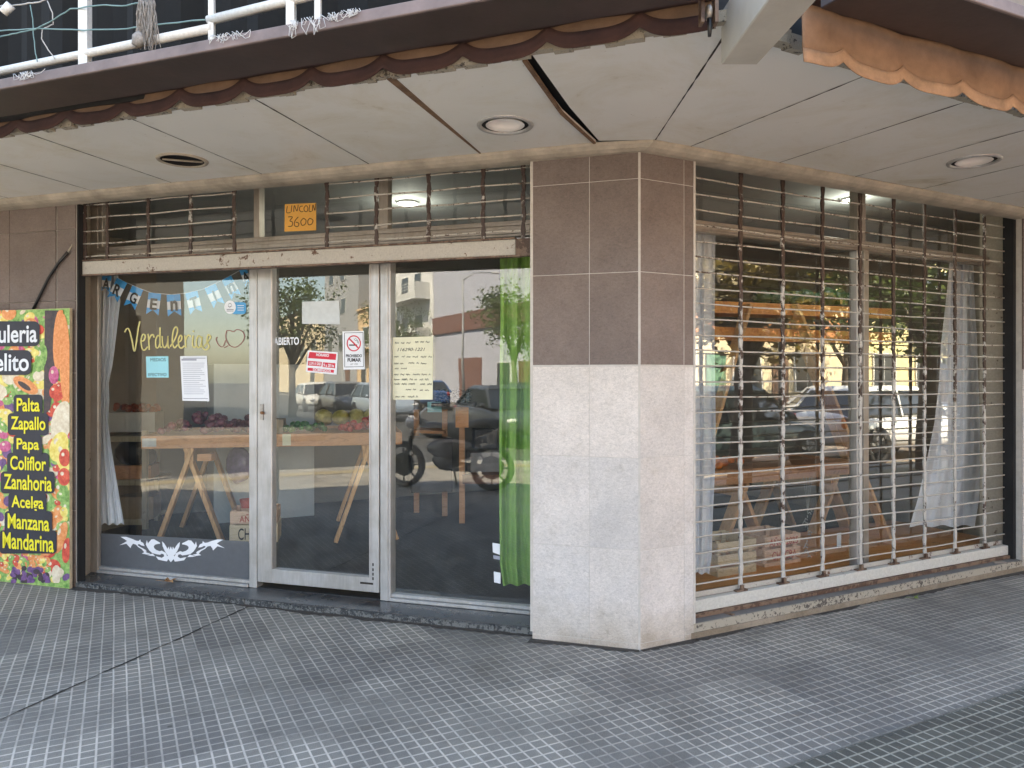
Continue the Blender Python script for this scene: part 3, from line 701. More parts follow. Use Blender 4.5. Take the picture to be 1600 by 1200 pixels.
b=B();b.fb('B',TB,tend,-.34,-.26,.084,.125);b.fb('B',TB,tend,-.33,-.275,.126,.155);bevel(b.done('bottom_rail',M['alub'],wb),.003,1)
for u0,u1 in((1086,1341),(1355,1558)): pane('window_pane','B',u0,u1,gB,.14,zq0+.01,M['glassB'],wb)
for u0,u1 in((1086,1342),(1350,1558)): pane('transom_pane','B',u0,u1,gB,zq1-.01,2.872,M['glass'],wb)
# lowered grille over B
gnB=-.12
gb=thing('roller_grille','lowered white and rust roller grille in front of the right window','grille',P('B',2.0,gnB,.1))
def zB(u,v,n=gnB): return Z('B',n,u,v)
za0,za1=zB(1095,955),zB(1095,935);zc0,zc1=zB(1560,862),zB(1560,848)
print('railB',za0,za1,zc0,zc1)
ta,tc_=TB+.005,S('B',gnB,1581)
b=B();b.fb('B',ta,tc_,gnB-.02,gnB+.03,.112,.185);bevel(b.done('bottom_rail',M['botbar'],gb),.005,2)
b=B();b.fb('B',ta,tc_,gnB-.01,gnB+.045,.0855,.111);b.done('rail_lip',M['botrust'],gb)
b=B();random.seed(4)
for k in range(3): b.fb('B',ta+.02,tc_,gnB-.05+.012*k,gnB-.045+.012*k,.186,.205+.006*k)
b.done('rail_slats',M['bar'],gb)
for k,u in enumerate((1157,1223,1285,1344,1396,1444.5,1492,1538)):
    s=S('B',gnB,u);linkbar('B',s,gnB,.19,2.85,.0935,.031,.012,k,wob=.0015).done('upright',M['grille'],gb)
    c=P('B',s,gnB+.012,.19)
for k,u in enumerate((1157,1223,1285,1344,1396,1444.5,1492,1538)):
    b=B();s=S('B',gnB,u);b.fb('B',s-.045,s+.045,gnB-.012,gnB+.018,.1855,.195);b.fb('B',s-.012,s+.012,gnB-.0,gnB+.02,.195,.225);b.done('rail_bracket',M['botrust'],gb)
b=B();b.fb('B',tc_-.03,tc_+.02,gnB-.02,gnB+.02,.09,2.77);b.done('side_guide',M['bar'],gb)
z=.27;k=0
while z<2.84:
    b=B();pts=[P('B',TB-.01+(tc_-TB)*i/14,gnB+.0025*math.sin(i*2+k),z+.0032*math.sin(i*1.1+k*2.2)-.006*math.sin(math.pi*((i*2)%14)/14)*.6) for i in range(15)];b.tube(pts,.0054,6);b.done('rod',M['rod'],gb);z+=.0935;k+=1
b=B();q=T(S('B',-.06,1137),-.06);b.beam(P('B',S('B',-.09,1130),-.10,.089),P('B',S('B',-.02,1146),-.02,.087),.028,.006);tag(b.done('metal_strap',M['botrust']),'bent rusty metal strap lying on the step below the right grille','strap')
b=B();b.beam(P('B',3.42,-.06,.088),P('B',3.50,-.02,.09),.05,.006);tag(b.done('hinge_plate',M['alub']),'small grey metal plate on the step at the far right end','plate')
b=B();random.seed(17)
def grime(f,a,c,n0):
    s=a;pw=.03
    while s<c:
        e=s+.025;w_=max(.006,pw+random.uniform(-.012,.012));b.poly([P(f,s,n0,.0035),P(f,e,n0,.0035),P(f,e,n0+w_,.0035),P(f,s,n0+pw,.0035)]);pw=w_;s=e
grime('A',.0,SA,.004);grime('B',.0,TB,.004);grime('A',SA,SL+.1,-.066);grime('B',TB,6,.005)
tag(b.done('wall_foot_grime',mat('caked_dirt',(.06,.052,.045),.95,.4,60,bump=.4)),kind='structure')
# ---------------------------------------------------------------- awnings
def LP(a,d,u,v):
    """point on the vertical plane through a with plan direction d that shows at pixel u,v"""
    rx=(u-CX)/F;s=(rx*a[1]-a[0])/(d[0]-rx*d[1]);y=a[1]+s*d[1]
    return Vector((a[0]+s*d[0],y,H-(v-YH)/F*y))
fA0=Vector((-2.53,3.73));fAd=(Vector((.68,2.567))-fA0).normalized()
fB0=Vector((.986,2.586));fBd=(Vector((2.115,3.12))-fB0).normalized()
nAf=Vector((fAd.y,-fAd.x));nBf=Vector((fBd.y,-fBd.x))
if nAf.y>0:nAf=-nAf
if nBf.y>0:nBf=-nBf
def awning(name,label,a,d,nn,s0,s1,back,zb,zt,wv,depth,mats,phase=0,band=.05):
    t=thing(name,label,'awning',(a.x,a.y,2.78))
    b=B()
    def q(s,o,z): p=a+d*s+nn*o;return Vector((p.x,p.y,z))
    b.hexa([q(s0,-.02,2.80),q(s1,-.02,2.80),q(s1,.245,2.795),q(s0,.245,2.795),q(s0,-.02,2.845),q(s1,-.02,2.845),q(s1,.245,2.835),q(s0,.245,2.835)])
    b.hexa([q(s0,-.20,2.86),q(s1,-.20,2.86),q(s1,-.021,2.86),q(s0,-.021,2.86),q(s0,-.20,2.93),q(s1,-.20,2.93),q(s1,-.021,2.93),q(s0,-.021,2.93)])
    bevel(b.done('case',mats[0],t),.004,1)
    b=B();b.hexa([q(s0,.246,2.792),q(s1,.246,2.792),q(s1,.258,2.792),q(s0,.258,2.792),q(s0,.19,2.838),q(s1,.19,2.838),q(s1,.256,2.838),q(s0,.256,2.838)]);bevel(b.done('case_front',mats[1],t),.003,1)
    # scalloped cloth with a bound edge
    def grid(m,name,f0,f1,off,nz=6):
        b=B();L=s1-s0;N=int(L/.018);rows=[]
        for i in range(N+1):
            s=s0+L*i/N;col=[]
            for j in range(nz+1):
                z0,z1=f0(s),f1(s);z=z0+(z1-z0)*j/nz
                ph=((s+phase)/wv)%1;bul=.016*math.sin(math.pi*ph)*(1-.3*j/nz)+.006*math.sin(s*7)
                p=a+d*s-nn*(back-off-bul);col.append(b.bm.verts.new((p.x,p.y,z)))
            rows.append(col)
        for r,c in zip(rows,rows[1:]):
            for j in range(nz): b.bm.faces.new((r[j],c[j],c[j+1],r[j+1])).smooth=True
        o=b.done(name,m,t);md=o.modifiers.new('th','SOLIDIFY');md.thickness=.003;return o
    def lobe(s):
        ph=((s+phase)/wv)%1;x=abs(2*ph-1);return 1-x**3.2
    bot=lambda s:zb+depth-depth*lobe(s)+.003*math.sin(s*9)
    grid(mats[2],'valance',lambda s:bot(s)+band*.8,lambda s:zt,0,5)
    grid(mats[3],'valance_binding',lambda s:bot(s),lambda s:bot(s)+band,.006,3)
    return t
sL=(Vector((-5.6,0)).x-fA0.x)/fAd.x
sR=(.675-fA0.x)/fAd.x
awning('awning','closed dark brown awning case with maroon scalloped valance above the shopfront',fA0,fAd,nAf,sL,sR,.165,2.755,2.905,.36,.055,(M['brown'],M['browncap'],mat('dim_tan_cloth',(.16,.095,.06),.95,.25,6,bump=.3,bsc=200),M['maroon']),.1,.062)
# right awning: read the valance plane from its left end
vb0=fB0-nBf*.12;lp=LP(vb0,fBd,1247,100);print('valB',lp,LP(vb0,fBd,1390,132),LP(vb0,fBd,1570,181),LP(vb0,fBd,1305,100))
s0v=(lp.xy-vb0).dot(fBd)
awB=awning('awning','closed dark brown awning case with hanging tan scalloped valance on the right corner',fB0,fBd,nBf,s0v,6.5,.12,lp.z-.004,2.90,.345,.045,(M['brown'],M['browncap'],M['tan'],M['tanb']),-s0v+.13,.052)
# white box beam on the corner
b=B();b.hexa([(x,y,z) for z in(2.665,2.86) for x,y in((.775,2.80),(.91,2.80),(.965,1.85),(.80,1.85))])
o=bevel(b.done('box_beam',mat('old_white_beam_paint',(.46,.45,.41),.5,.12,4,bump=.2)),.004,1);tag(o,'old white box beam sticking out under the canopy corner','beam')
t=thing('pulley_bracket','small dark metal pulley bracket hanging beside the corner beam','bracket',(.70,2.70,2.86))
c=LP(fA0-nAf*.05,fAd,1107,20)
b=B();b.box(c.x-.03,c.x-.018,c.y-.02,c.y+.02,c.z-.04,c.z+.14);b.box(c.x+.018,c.x+.03,c.y-.02,c.y+.02,c.z-.04,c.z+.14);b.done('cheek',M['botrust'],t)
b=B();b.lathe([(.022,-.008),(.026,-.004),(.026,.004),(.022,.008)],(c.x,c.y,c.z),'x',16);b.done('wheel',M['alub'],t)
b=B();b.tube([(c.x,c.y-.005,c.z-.01),(c.x+.003,c.y-.008,c.z-.05),(c.x+.002,c.y-.005,c.z-.085)],[.008,.009,.006],8);b.done('hook',M['black'],t)
# ---------------------------------------------------------------- balcony above
ra=fA0-nAf*.12
rl=thing('balcony_railing','white painted pipe railing on the balcony above the shop','railing',(ra.x,ra.y,3.0))
p0=LP(ra,fAd,-60,124);p1=LP(ra,fAd,332,44);b=B();b.tube([p0,p1],.021,12);b.done('pipe',M['pipe'],rl)
p2=LP(ra,fAd,326,32);p3=LP(ra,fAd,620,-40);b=B();b.tube([p2,p3],.021,12);b.done('pipe',M['pipe'],rl)
for u,w_ in((133,.022),(331,.012),(455,.018),(497,.013)):
    q=LP(ra,fAd,u,60);b=B();b.box(q.x-w_,q.x+w_,q.y-w_,q.y+w_,2.985,4.0);b.done('post',M['pipe'],rl)
p4=LP(ra,fAd,-60,-260);p5=LP(ra,fAd,620,-420);b=B();b.tube([p4,p5],.021,12);b.done('pipe',M['pipe'],rl)
na=ra-nAf*.55  # black sheet added to stand for the dark void behind the railing
b=B();a_=na+fAd*sL;c_=na+fAd*(sR-.2);N=60;rows=[]
for i in range(N+1):
    p=a_.lerp(c_,i/N);o=.03*math.sin(i*.9)+.02*math.sin(i*2.3);rows.append([b.bm.verts.new((p.x-nAf.x*o,p.y-nAf.y*o,z)) for z in(2.99,3.4,3.9,4.4)])
for r,c in zip(rows,rows[1:]):
    for j in range(3): b.bm.faces.new((r[j],c[j],c[j+1],r[j+1]))
o=b.done('balcony_dark_sheet',M['balcony_black']);o.modifiers.new('th','SOLIDIFY').thickness=.004;tag(o,'black sheet added for the dark void behind the white balcony railing','dark sheet')
# wires, frayed rope, tatters
def wire(label,pts,r,m,name='wire',cat='wire',off=.0):
    a=ra+nAf*.03;b=B();q=[LP(a,fAd,*p) for p in pts];out=[]
    for i in range(len(q)-1):
        for k in range(4):
            out.append(q[i].lerp(q[i+1],k/4)+Vector((0,random.uniform(-.002,.002),random.uniform(-.002,.002))))
    out.append(q[-1]);b.tube(out,r,5);return tag(b.done(name,m),label,cat,None)
mg=mat('green_garden_wire',(.16,.27,.27),.6,.1,10);mw_=mat('grey_cord',(.42,.40,.38),.8,.15,20)
wire('upper green wire sagging from post to post on the balcony',[(0,57),(25,52),(55,46),(80,33),(110,14),(160,8),(190,10),(220,4)],.0035,mg)
wire('lower green wire running behind the first balcony post',[(0,48),(60,45),(130,47),(200,45),(240,39),(320,31)],.0035,mg)
wire('twisted pale cord at the top left of the balcony',[(0,10),(20,9),(40,6),(60,4),(75,-2)],.004,mw_,'cord','cord')
wire('thin cord dangling from the twisted pale cord',[(47,7),(51,30),(52,50),(55,80),(58,96)],.0028,mg,'cord','cord')
wire('loose grey cord curling down to the balcony edge',[(74,2),(82,20),(83,38),(66,45),(65,60),(75,78),(86,92)],.0028,mw_,'cord','cord')
b=B();q=LP(ra+nAf*.04,fAd,11,14);b.tube([q+Vector((-.02,0,-.02)),q+Vector((.02,0,.02))],[.022,.024],10);tag(b.done('cord_tag',M['pipe']),'small white plastic tag tied to the balcony cord','tag')
random.seed(21)
b=B()
for k in range(70):
    u0=random.uniform(218,240);pts=[(u0,-6)];v=-6;u=u0
    while v<random.uniform(45,76):
        v+=14;u+=random.uniform(-4,4)+( .6 if k%3==0 else 0);pts.append((u,v))
    q=[LP(ra+nAf*random.uniform(.02,.06),fAd,*p) for p in pts]
    if len(q)>2:b.tube(q,[.0022]*(len(q)-1)+[.001],4)
c=LP(ra+nAf*.045,fAd,217,62)
b.ball(c,.035,(1,.8,1.1),2,0,.12)
tag(b.done('frayed_rope',mat('frayed_grey_rope',(.27,.245,.225),.95,.35,60)),'frayed grey rope bundle knotted around the balcony pipe','rope')
for lab,u0,u1,n_ in(('tattered white threads over the brown awning case below the thin posts',452,556,34),('small shreds of white tape at the far left of the awning case',15,50,12),('torn white tape scraps on the awning case under the railing joint',320,380,16)):
    b=B();a=fA0+nAf*.266
    for k in range(n_):
        u=random.uniform(u0,u1);zt_=2.838;pts=[]
        L=random.uniform(.03,.10)*(1.5 if n_>30 and u<500 else .8);x=u
        for j in range(5):
            pp_=LP(a,fAd,x,60);pts.append(Vector((pp_.x,pp_.y,zt_+.006-L*j/4*(.5+.5*math.sin(j)))));x+=random.uniform(-5,9)
        b.tube(pts,.0014,4)
    tag(b.done('threads',mat('white_threads',(.5,.5,.5),.9,.2,30)),lab,'threads')
# ---------------------------------------------------------------- poster board at far left
npz=.0
po=thing('poster_board','tall greengrocer poster board leaning on the wall at the far left','poster',P('A',4.8,npz,0))
sP0=S('A',npz,109);zP0=0.004;zP1=Z('A',npz,60,483)
b=B();b.fb('A',sP0,sP0+1.25,npz-.022,npz,zP0,zP1);b.done('board',mat('board_edge',(.45,.36,.25),.8,.2,20),po)
def blob(name,c1,c2,sc=30):
    return mat(name,c1,.45,.2,sc,bump=0,col2=c2)
VG={'or':blob('print_orange',(.80,.22,.05),(.88,.42,.18)),'rd':blob('print_red',(.55,.03,.03),(.8,.14,.08)),'gr':blob('print_green',(.08,.28,.05),(.42,.62,.2)),'ye':blob('print_yellow',(.85,.62,.08),(.9,.8,.3)),'pu':blob('print_purple',(.09,.05,.16),(.25,.12,.3)),'cr':blob('print_cream',(.75,.6,.4),(.85,.78,.62)),'mg':blob('print_beet',(.5,.02,.15),(.7,.2,.35)),'dk':blob('print_dark',(.03,.03,.05),(.09,.06,.06)),'ca':blob('print_carrot',(.80,.25,.07),(.88,.38,.16),60)}
kinds=list(VG);mats_=[VG[k] for k in kinds]
b=B();b.fb('A',sP0+.002,sP0+1.24,npz+.0002,npz+.0006,zP0+.002,zP1-.002,kinds.index('gr'))
random.seed(31);cnt=0
def ell(u,v,ru,rv,k,rot=0,ns=18):
    global cnt
    cnt+=1;n=npz+.0008+cnt*.000004;q=[]
    for i in range(ns):
        a=2*math.pi*i/ns;x=ru*math.cos(a);y=rv*math.sin(a);x,y=x*math.cos(rot)-y*math.sin(rot),x*math.sin(rot)+y*math.cos(rot)
        q.append(PP('A',n,min(u+x,108.5),min(max(v+y,484.5),911)))
    b.poly(q,kinds.index(k))
    if k in('rd','or','ye','mg','gr') and ru>3.5 and ns==18:
        c_=cnt;ell(u-ru*.3,v-rv*.35,ru*.28,rv*.22,'cr',rot,10)
def zone(u0,u1,v0,v1,ks,nn_,r0,r1):
    for _ in range(nn_): ell(random.uniform(u0,u1),random.uniform(v0,v1),random.uniform(r0,r1),random.uniform(r0,r1)*1.1,random.choice(ks),random.uniform(0,3))
random.seed(31)
zone(-30,108,485,908,['or','rd','gr','ye','cr','pu','mg','gr'],260,3,8)
zone(-30,70,485,560,['ye','or','gr','gr','mg'],40,5,12)
zone(-30,70,585,620,['gr','gr','cr','ye'],34,5,13)
zone(-30,20,620,760,['pu','ye','rd','mg','gr'],46,4,11)
zone(70,108,600,900,['rd','or','cr','gr'],40,5,12)
zone(-30,30,760,860,['or','ye','mg','pu'],46,4,9)
zone(-30,75,858,895,['or','or','or','rd','ye','gr'],90,3,6)
zone(20,75,888,909,['pu','pu','dk'],44,3,5)
b.poly([PP('A',npz+.0052,u,v) for u,v in((70,485),(92,485),(88,560),(78,640),(68,650))],kinds.index('dk'))
cnt=1200
for q in ((92,530,9,48,'ca',.05),(101,560,9,70,'ca',-.03),(96,520,3,44,'or',.02),(84,586,8,14,'mg',0),(85,612,8,11,'rd',.2),(88,640,9,12,'rd',0),(96,660,16,34,'cr',.2),(92,698,14,24,'ye',.3),(98,712,12,26,'ye',-.2),(101,715,9,14,'rd',0),(100,745,10,14,'rd',0),(97,775,9,9,'gr',0),(104,795,8,12,'gr',0),(100,800,6,8,'ye',0),(95,840,8,26,'or',.3),(104,860,7,20,'rd',.1),(88,895,7,12,'cr',0),(88,905,6,8,'cr',0),(40,602,22,10,'ca',.55),(38,603,12,4,'dk',.6),(10,560,15,9,'gr',0),(48,505,10,8,'or',0),(60,515,9,8,'rd',0),(64,560,9,22,'gr',.2),(50,550,12,6,'ye',.2)): ell(*q)
b.done('printed_picture',mats_,po)
# lettering with dark backing
mb=mat('print_navy',(.02,.025,.04),.5,.1,10,bump=0);my=mat('print_yellow_letters',(.85,.75,.04),.5,.03,10,bump=0);mwh=mat('print_white_letters',(.75,.78,.82),.5,.03,10,bump=0)
words=[('Palta',26,62,622,643),('Zapallo',17,71,651,675),('Papa',26,61,685,705),('Coliflor',16,72,713,735),('Zanahoria',6,81,742,766),('Acelga',18,68,775,797),('Manzana',12,77,804,828),('Mandarina',4,84,834,860)]
b=B()
def rr(u0,u1,v0,v1,r,n,m=0):
    q=[]
    for cx_,cy_,a0 in((u1-r,v0+r,-90),(u1-r,v1-r,0),(u0+r,v1-r,90),(u0+r,v0+r,180)):
        for k in range(5):
            a=R(a0+k*22.5);q.append(PP('A',n,cx_+r*math.cos(a),cy_+r*math.sin(a)))
    b.poly(q,m)
nb=npz+.0085
for i,(w_,u0,u1,v0,v1) in enumerate(words): rr(u0-5,u1+4.5,v0-5.5,v1+5,6,nb+.0002*i)
rr(-60,62,502,541,9,nb+.002);rr(-45,49,547,586,9,nb+.0023)
rr(20,66,690,712,5,nb+.0024)
b.done('lettering_backing',mb,po)
nl=nb+.004
for w_,u0,u1,v0,v1 in words:
    desc='p' in w_ or 'g' in w_
    txt('lettering',w_,'A',nl,(u0,v0,u1,v1+(3 if desc else 0)),my,po,bold=.019)
txt('lettering','Verduleria','A',nl,(-56,508,58,536),mwh,po,bold=.019)
txt('lettering','elito','A',nl,(-8,552,45,580),mwh,po,bold=.019)
# black rod with pale tip on the wall above it
b=B();pts=[PP('A',-.03,u,v) for u,v in((52,483),(62,462),(76,434),(92,410),(106,394))];b.tube(pts,.011,10)
q0=PP('A',-.03,106,394);
rd=thing('hose','bent black hose with thin pale tip on the wall above the poster board','hose',PP('A',-.03,80,430));b.done('tube',M['black'],rd)
b=B();b.tube([q0,PP('A',-.05,112,384),PP('A',-.07,118,370),PP('A',-.09,125,361)],[.006,.0035,.003,.003],8);b.done('tip',M['trim'],rd)
# ---------------------------------------------------------------- papers and stickers on shopfront
ns_=gA+.003
def sticker(name,label,cat,f,n,quad,m=M['paper']):
    pts=[PP(f,n,*p) for p in quad];c=sum(pts,Vector())/4
    t=thing(name,label,cat,c);nn=Vector((*FR[f][1],0));b=B();b.hexa([p-nn*.0006 for p in pts]+pts);b.done('sheet',m,t);return t
mcard=mat('orange_card',(.80,.42,.10),.8,.08,10)
t=sticker('address_card','orange card handwritten LINCOLN 3600 in the glass above the door','card','A',ns_,[(444.5,362),(445,319),(494,317),(494,360)],mcard)
def strokes(b,f,n,segs,w):
    for s in segs: ribbon(b,f,n,s,w,0,4)
b=B()
# LINCOLN
x=448;strokes(b,'A',ns_+.001,[[(449,322),(448,332),(454,332)],[(456,321),(455,331)],[(459,331),(460,321),(464,330),(466,320)],[(473,322),(469,323),(468,328),(471,331),(474,330)],[(478,321),(475,325),(476,330),(480,330),(481,324),(478,321)],[(484,320),(483,330),(487,330)],[(488,330),(489,320),(492,329),(493,318)]],1.1)
# 3600
strokes(b,'A',ns_+.001,[[(450,339),(457,339),(453,345),(457,347),(456,353),(450,354)],[(466,339),(461,345),(460,352),(465,354),(467,349),(462,347)],[(474,341),(470,346),(472,352),(477,350),(478,344),(474,341)],[(484,341),(481,345),(482,351),(487,350),(489,344),(484,341)]],1.2)
b.done('handwriting',M['ink'],t)
# blue card
mbl=mat('pale_blue_card',(.33,.68,.75),.8,.04,10,bump=.05)
t=sticker('price_card','pale blue handwritten card taped inside the left shop window','card','A',ns_,[(229,590),(228,557),(263,556.5),(263.5,590)],mbl)
txt('handwriting','MEDIOS','A',ns_+.001,(235,559.5,259,564.5),M['ink'],t);txt('handwriting','EFECTIVO','A',ns_+.001,(232,583,260,587.5),M['ink'],t)
# typed sheet
t=sticker('typed_sheet','white typed sheet taped inside the left shop window beside the blue card','paper','A',ns_,[(285,626),(281.5,556.5),(323,556),(327,627)])
b=B();mgr=mat('grey_print',(.35,.36,.42),.8,.1,10,bump=0)
def barpx(b,f,n,u0,u1,v0,v1,mi=0): b.poly([PP(f,n,u0,v1),PP(f,n,u1,v1),PP(f,n,u1,v0),PP(f,n,u0,v0)],mi)
barpx(b,'A',ns_+.0008,286,321,559,560.3);barpx(b,'A',ns_+.0008,283.5,307,560.6,563.5)
for k in range(17):
    v=567+k*3;a=284+(k*.16);barpx(b,'A',ns_+.0008,a+1,a+1+random.uniform(24,36),v,v+.7)
barpx(b,'A',ns_+.0008,286.5,325,622.2,623.4)
b.done('printed_lines',mgr,t)
# round payment sticker
t=thing('payment_sticker','white and blue oval payment sticker at the top right of the left shop window','sticker',PP('A',ns_,370,481))
b=B();q=[]
for cx_,cy_,a0 in((380,477,-90),(380,486,0),(366,486,90),(366,477,180)):
    for k in range(5): a=R(a0+k*22.5);q.append(PP('A',ns_,cx_+4.5*math.cos(a),cy_+4.8*math.sin(a)))
b.poly(q);b.done('blue_field',mat('sticker_blue',(.06,.33,.62),.5,.05,10,bump=0),t)
b=B();q=[PP('A',ns_+.001,359.5+9*math.cos(a),480+10.5*math.sin(a)) for a in [2*math.pi*k/24 for k in range(24)]];b.poly(q);b.done('white_disc',M['paper'],t)
b=B();ribbon(b,'A',ns_+.0018,[(356.5,477.5),(359,480),(362,477.5)],.9);ribbon(b,'A',ns_+.0018,[(356.5,476),(359.3,473.8),(362,476)],.6)
for v in(483,485.5): barpx(b,'A',ns_+.0018,354,365,v,v+.9)
b.done('mark',mb,t)
b=B()
for v in(477,480.5,484): barpx(b,'A',ns_+.0009,371,381,v,v+1)
b.done('small_print',mwh,t)
# Verduleria lettering
mgold=mat('pale_gold_vinyl',(.62,.55,.22),.6,.08,10,bump=0)
b=B();Zq=lambda pts:[(150+x/6,400+y/6) for x,y in pts]
W_=[[(270,715),(285,685),(310,690),(335,780),(355,885),(368,870),(385,760),(400,660),(412,612)],
[(420,800),(450,790),(462,750),(440,735),(422,790),(432,865),(455,882),(485,850)],
[(485,730),(492,760),(500,880)],[(495,790),(515,745),(535,740),(545,765)],
[(600,760),(580,745),(560,790),(562,850),(582,860),(600,820)],[(600,670),(600,760),(602,850),(620,850)],
[(620,750),(625,830),(645,860),(668,820),(675,750)],[(675,750),(675,850),(690,860)],
[(695,850),(740,780),(765,700),(750,665),(725,700),(715,800),(735,860),(765,830)],
[(765,810),(795,795),(805,760),(790,745),(772,790),(780,850),(805,862),(830,840)],
[(832,745),(838,790),(842,860)],[(840,790),(858,748),(878,745),(885,760)],
[(910,745),(905,830),(920,858),(935,845)],[(910,700),(914,712)],
[(985,765),(960,750),(940,800),(950,855),(975,850),(990,800)],[(992,755),(990,840),(1005,860)],
[(1010,850),(1050,800),(1075,760),(1050,740),(1040,800),(1060,850),(1030,880),(1000,860)]]
for s in W_: ribbon(b,'A',ns_,Zq(s),2.3)
tag(b.done('shop_lettering',mgold),'pale gold handwritten word Verdulerias on the left shop window','lettering')
b=B()
for s in ([(1225,700),(1215,760),(1245,830),(1300,855),(1350,830),(1390,770),(1375,710),(1320,690),(1290,710),(1260,700),(1225,700)],[(1215,790),(1190,850),(1150,835),(1125,780),(1140,760)],[(1200,860),(1240,840)]): ribbon(b,'A',ns_,Zq(s),1.3)
tag(b.done('apple_outline',mat('dull_red_vinyl',(.30,.13,.12),.6,.1,10,bump=0)),'thin red outline of an apple after the window lettering','sticker')
# ABIERTO on the door, blank sheet, red card, no smoking
txt_o=txt('open_lettering','ABIERTO','A',ns_,(428,527,467,539),M['paper'],None,bold=.025);tag(txt_o,'white word ABIERTO on the door glass','lettering')
t=sticker('blank_sheet','plain white sheet high on the door glass','paper','A',ns_,[(472,506),(472,471.5),(530,469.5),(531,506.5)],film('thin_white_paper',(.72,.76,.76),.82,.8))
mrd=mat('bright_red_print',(.62,.03,.055),.7,.08,10,bump=0)
t=sticker('red_notice','small red and white printed notice tilted on the door glass','notice','A',ns_,[(478,581),(481,547.5),(528,550.5),(526,585.5)])
b=B();b.poly([PP('A',ns_+.001,*p) for p in((481.5,559.5),(483.5,549.8),(525.5,553),(524.5,562.5))]);b.poly([PP('A',ns_+.001,*p) for p in((481,571),(481.5,563.5),(503,565.5),(502,572.5))])
b.poly([PP('A',ns_+.001,*p) for p in((480.5,579),(481,574.5),(522,578),(521.5,582.5))]);b.poly([PP('A',ns_+.001,*p) for p in((504,573.5),(504.5,566),(524,567.5),(523.5,575.5))])
b.done('red_fields',mrd,t)
txt('printed_word','HORARIO','A',ns_+.0018,(494,552.5,514,557),M['paper'],t,bold=.03,rot=-.07)
txt('printed_word','LUN A SAB','A',ns_+.0018,(483,565.5,501,570.5),M['paper'],t,bold=.02,rot=-.07)
txt('printed_word','9 a 20 hs','A',ns_+.0018,(505.5,568.5,522,573.5),M['paper'],t,bold=.02,rot=-.07)
txt('printed_word','DOMINGOS','A',ns_+.0018,(489,576.5,517,580.5),M['paper'],t,bold=.02,rot=-.07)
t=sticker('no_smoking_sign','white no smoking sign PROHIBIDO FUMAR on the door glass','sign','A',ns_,[(536.5,577.5),(535,518),(568.5,517),(570,577)])
b=B()
for q in([(538.5,520.5),(538.5,519.8),(567,519.2),(567,520)],[(539.5,573.8),(539.5,573),(568,572.5),(568,573.3)],[(538.2,574),(537.8,520),(538.6,520),(539,574)],[(567.6,573),(566.8,519.5),(567.5,519.5),(568.3,573)]): b.poly([PP('A',ns_+.0008,*p) for p in q])
barpx(b,'A',ns_+.0008,545.5,558,538.2,540.2);ribbon(b,'A',ns_+.0008,[(553,529),(555,532),(557.5,532),(559,536)],.6);ribbon(b,'A',ns_+.0008,[(555,528),(558,531),(560,534),(560,537)],.6)
b.done('black_marks',M['ink'],t)
b=B();q0=[];q1=[]
for k in range(33):
    a=2*math.pi*k/32;q0.append(PP('A',ns_+.0014,552.8+11.2*math.cos(a),536.5+12.6*math.sin(a)));q1.append(PP('A',ns_+.0014,552.8+9.4*math.cos(a),536.5+10.8*math.sin(a)))
for k in range(32): b.poly([q0[k],q0[k+1],q1[k+1],q1[k]])
ribbon(b,'A',ns_+.0017,[(545,528.5),(553,536.5),(560.5,544.5)],2.2)
b.done('red_ring',mrd,t)
txt('printed_word','PROHIBIDO','A',ns_+.001,(540.5,553.5,565.5,558.3),M['ink'],t,bold=.03);txt('printed_word','FUMAR','A',ns_+.001,(543,559.5,564,565.3),M['ink'],t,bold=.035);txt('printed_word','LEY 1799','A',ns_+.001,(547.5,568,559,570),M['ink'],t)
# yellow note
mno=mat('pale_yellow_paper',(.74,.71,.52),.85,.05,8,bump=.1)
t=sticker('handwritten_note','pale yellow handwritten note on the right shop pane beside the door','note','A',ns_,[(612,624.5),(612.5,527.5),(676.5,525.5),(676,624.5)],mno)
b=B();random.seed(8)
X=lambda x:600+x/10.43
Y=lambda y:520+y/10.43
hand(b,'A',ns_+.0012,[(X(180),X(470),Y(175),2.6,-.01),(X(510),X(745),Y(160),2.8,0),(X(165),X(270),Y(400),2.4,0),(X(290),X(340),Y(400),3,0),(X(370),X(550),Y(400),2.6,0),(X(600),X(790),Y(402),2.6,0),(X(165),X(370),Y(510),2.6,0),(X(400),X(580),Y(500),2.4,0),(X(600),X(730),Y(510),2.6,0),(X(175),X(380),Y(590),2.2,0),(X(165),X(430),Y(690),2.6,0),(X(470),X(760),Y(690),2.6,0),(X(165),X(540),Y(772),2.8,0),(X(580),X(770),Y(772),2.6,0),(X(165),X(540),Y(845),3,0),(X(590),X(790),Y(850),3,0),(X(355),X(530),Y(935),2.8,0),(X(585),X(740),Y(945),2.8,.02),(X(185),X(360),Y(1050),2.6,0),(X(390),X(560),Y(1050),2.6,0)],.62)
b.done('handwriting',M['ink'],t)
txt('phone_number','116290-1221','A',ns_+.0012,(621,543.5,664,548.5),M['ink'],t,shear=.3)
# stack of small labels low on the glass by the green curtain
for lab,q,m_ in(('white label with green corner low beside the green curtain',[(770,863),(769.5,848),(781,850),(781,867)],M['paper']),('grey striped label strip low beside the green curtain',[(771,873),(770.5,867.5),(781,869),(781,875)],mgr),('white label at the very foot of the green curtain edge',[(772,910),(771.5,893),(782,895),(782,912)],M['paper'])):
    sticker('small_label',lab,'label','A',ns_,q,m_)
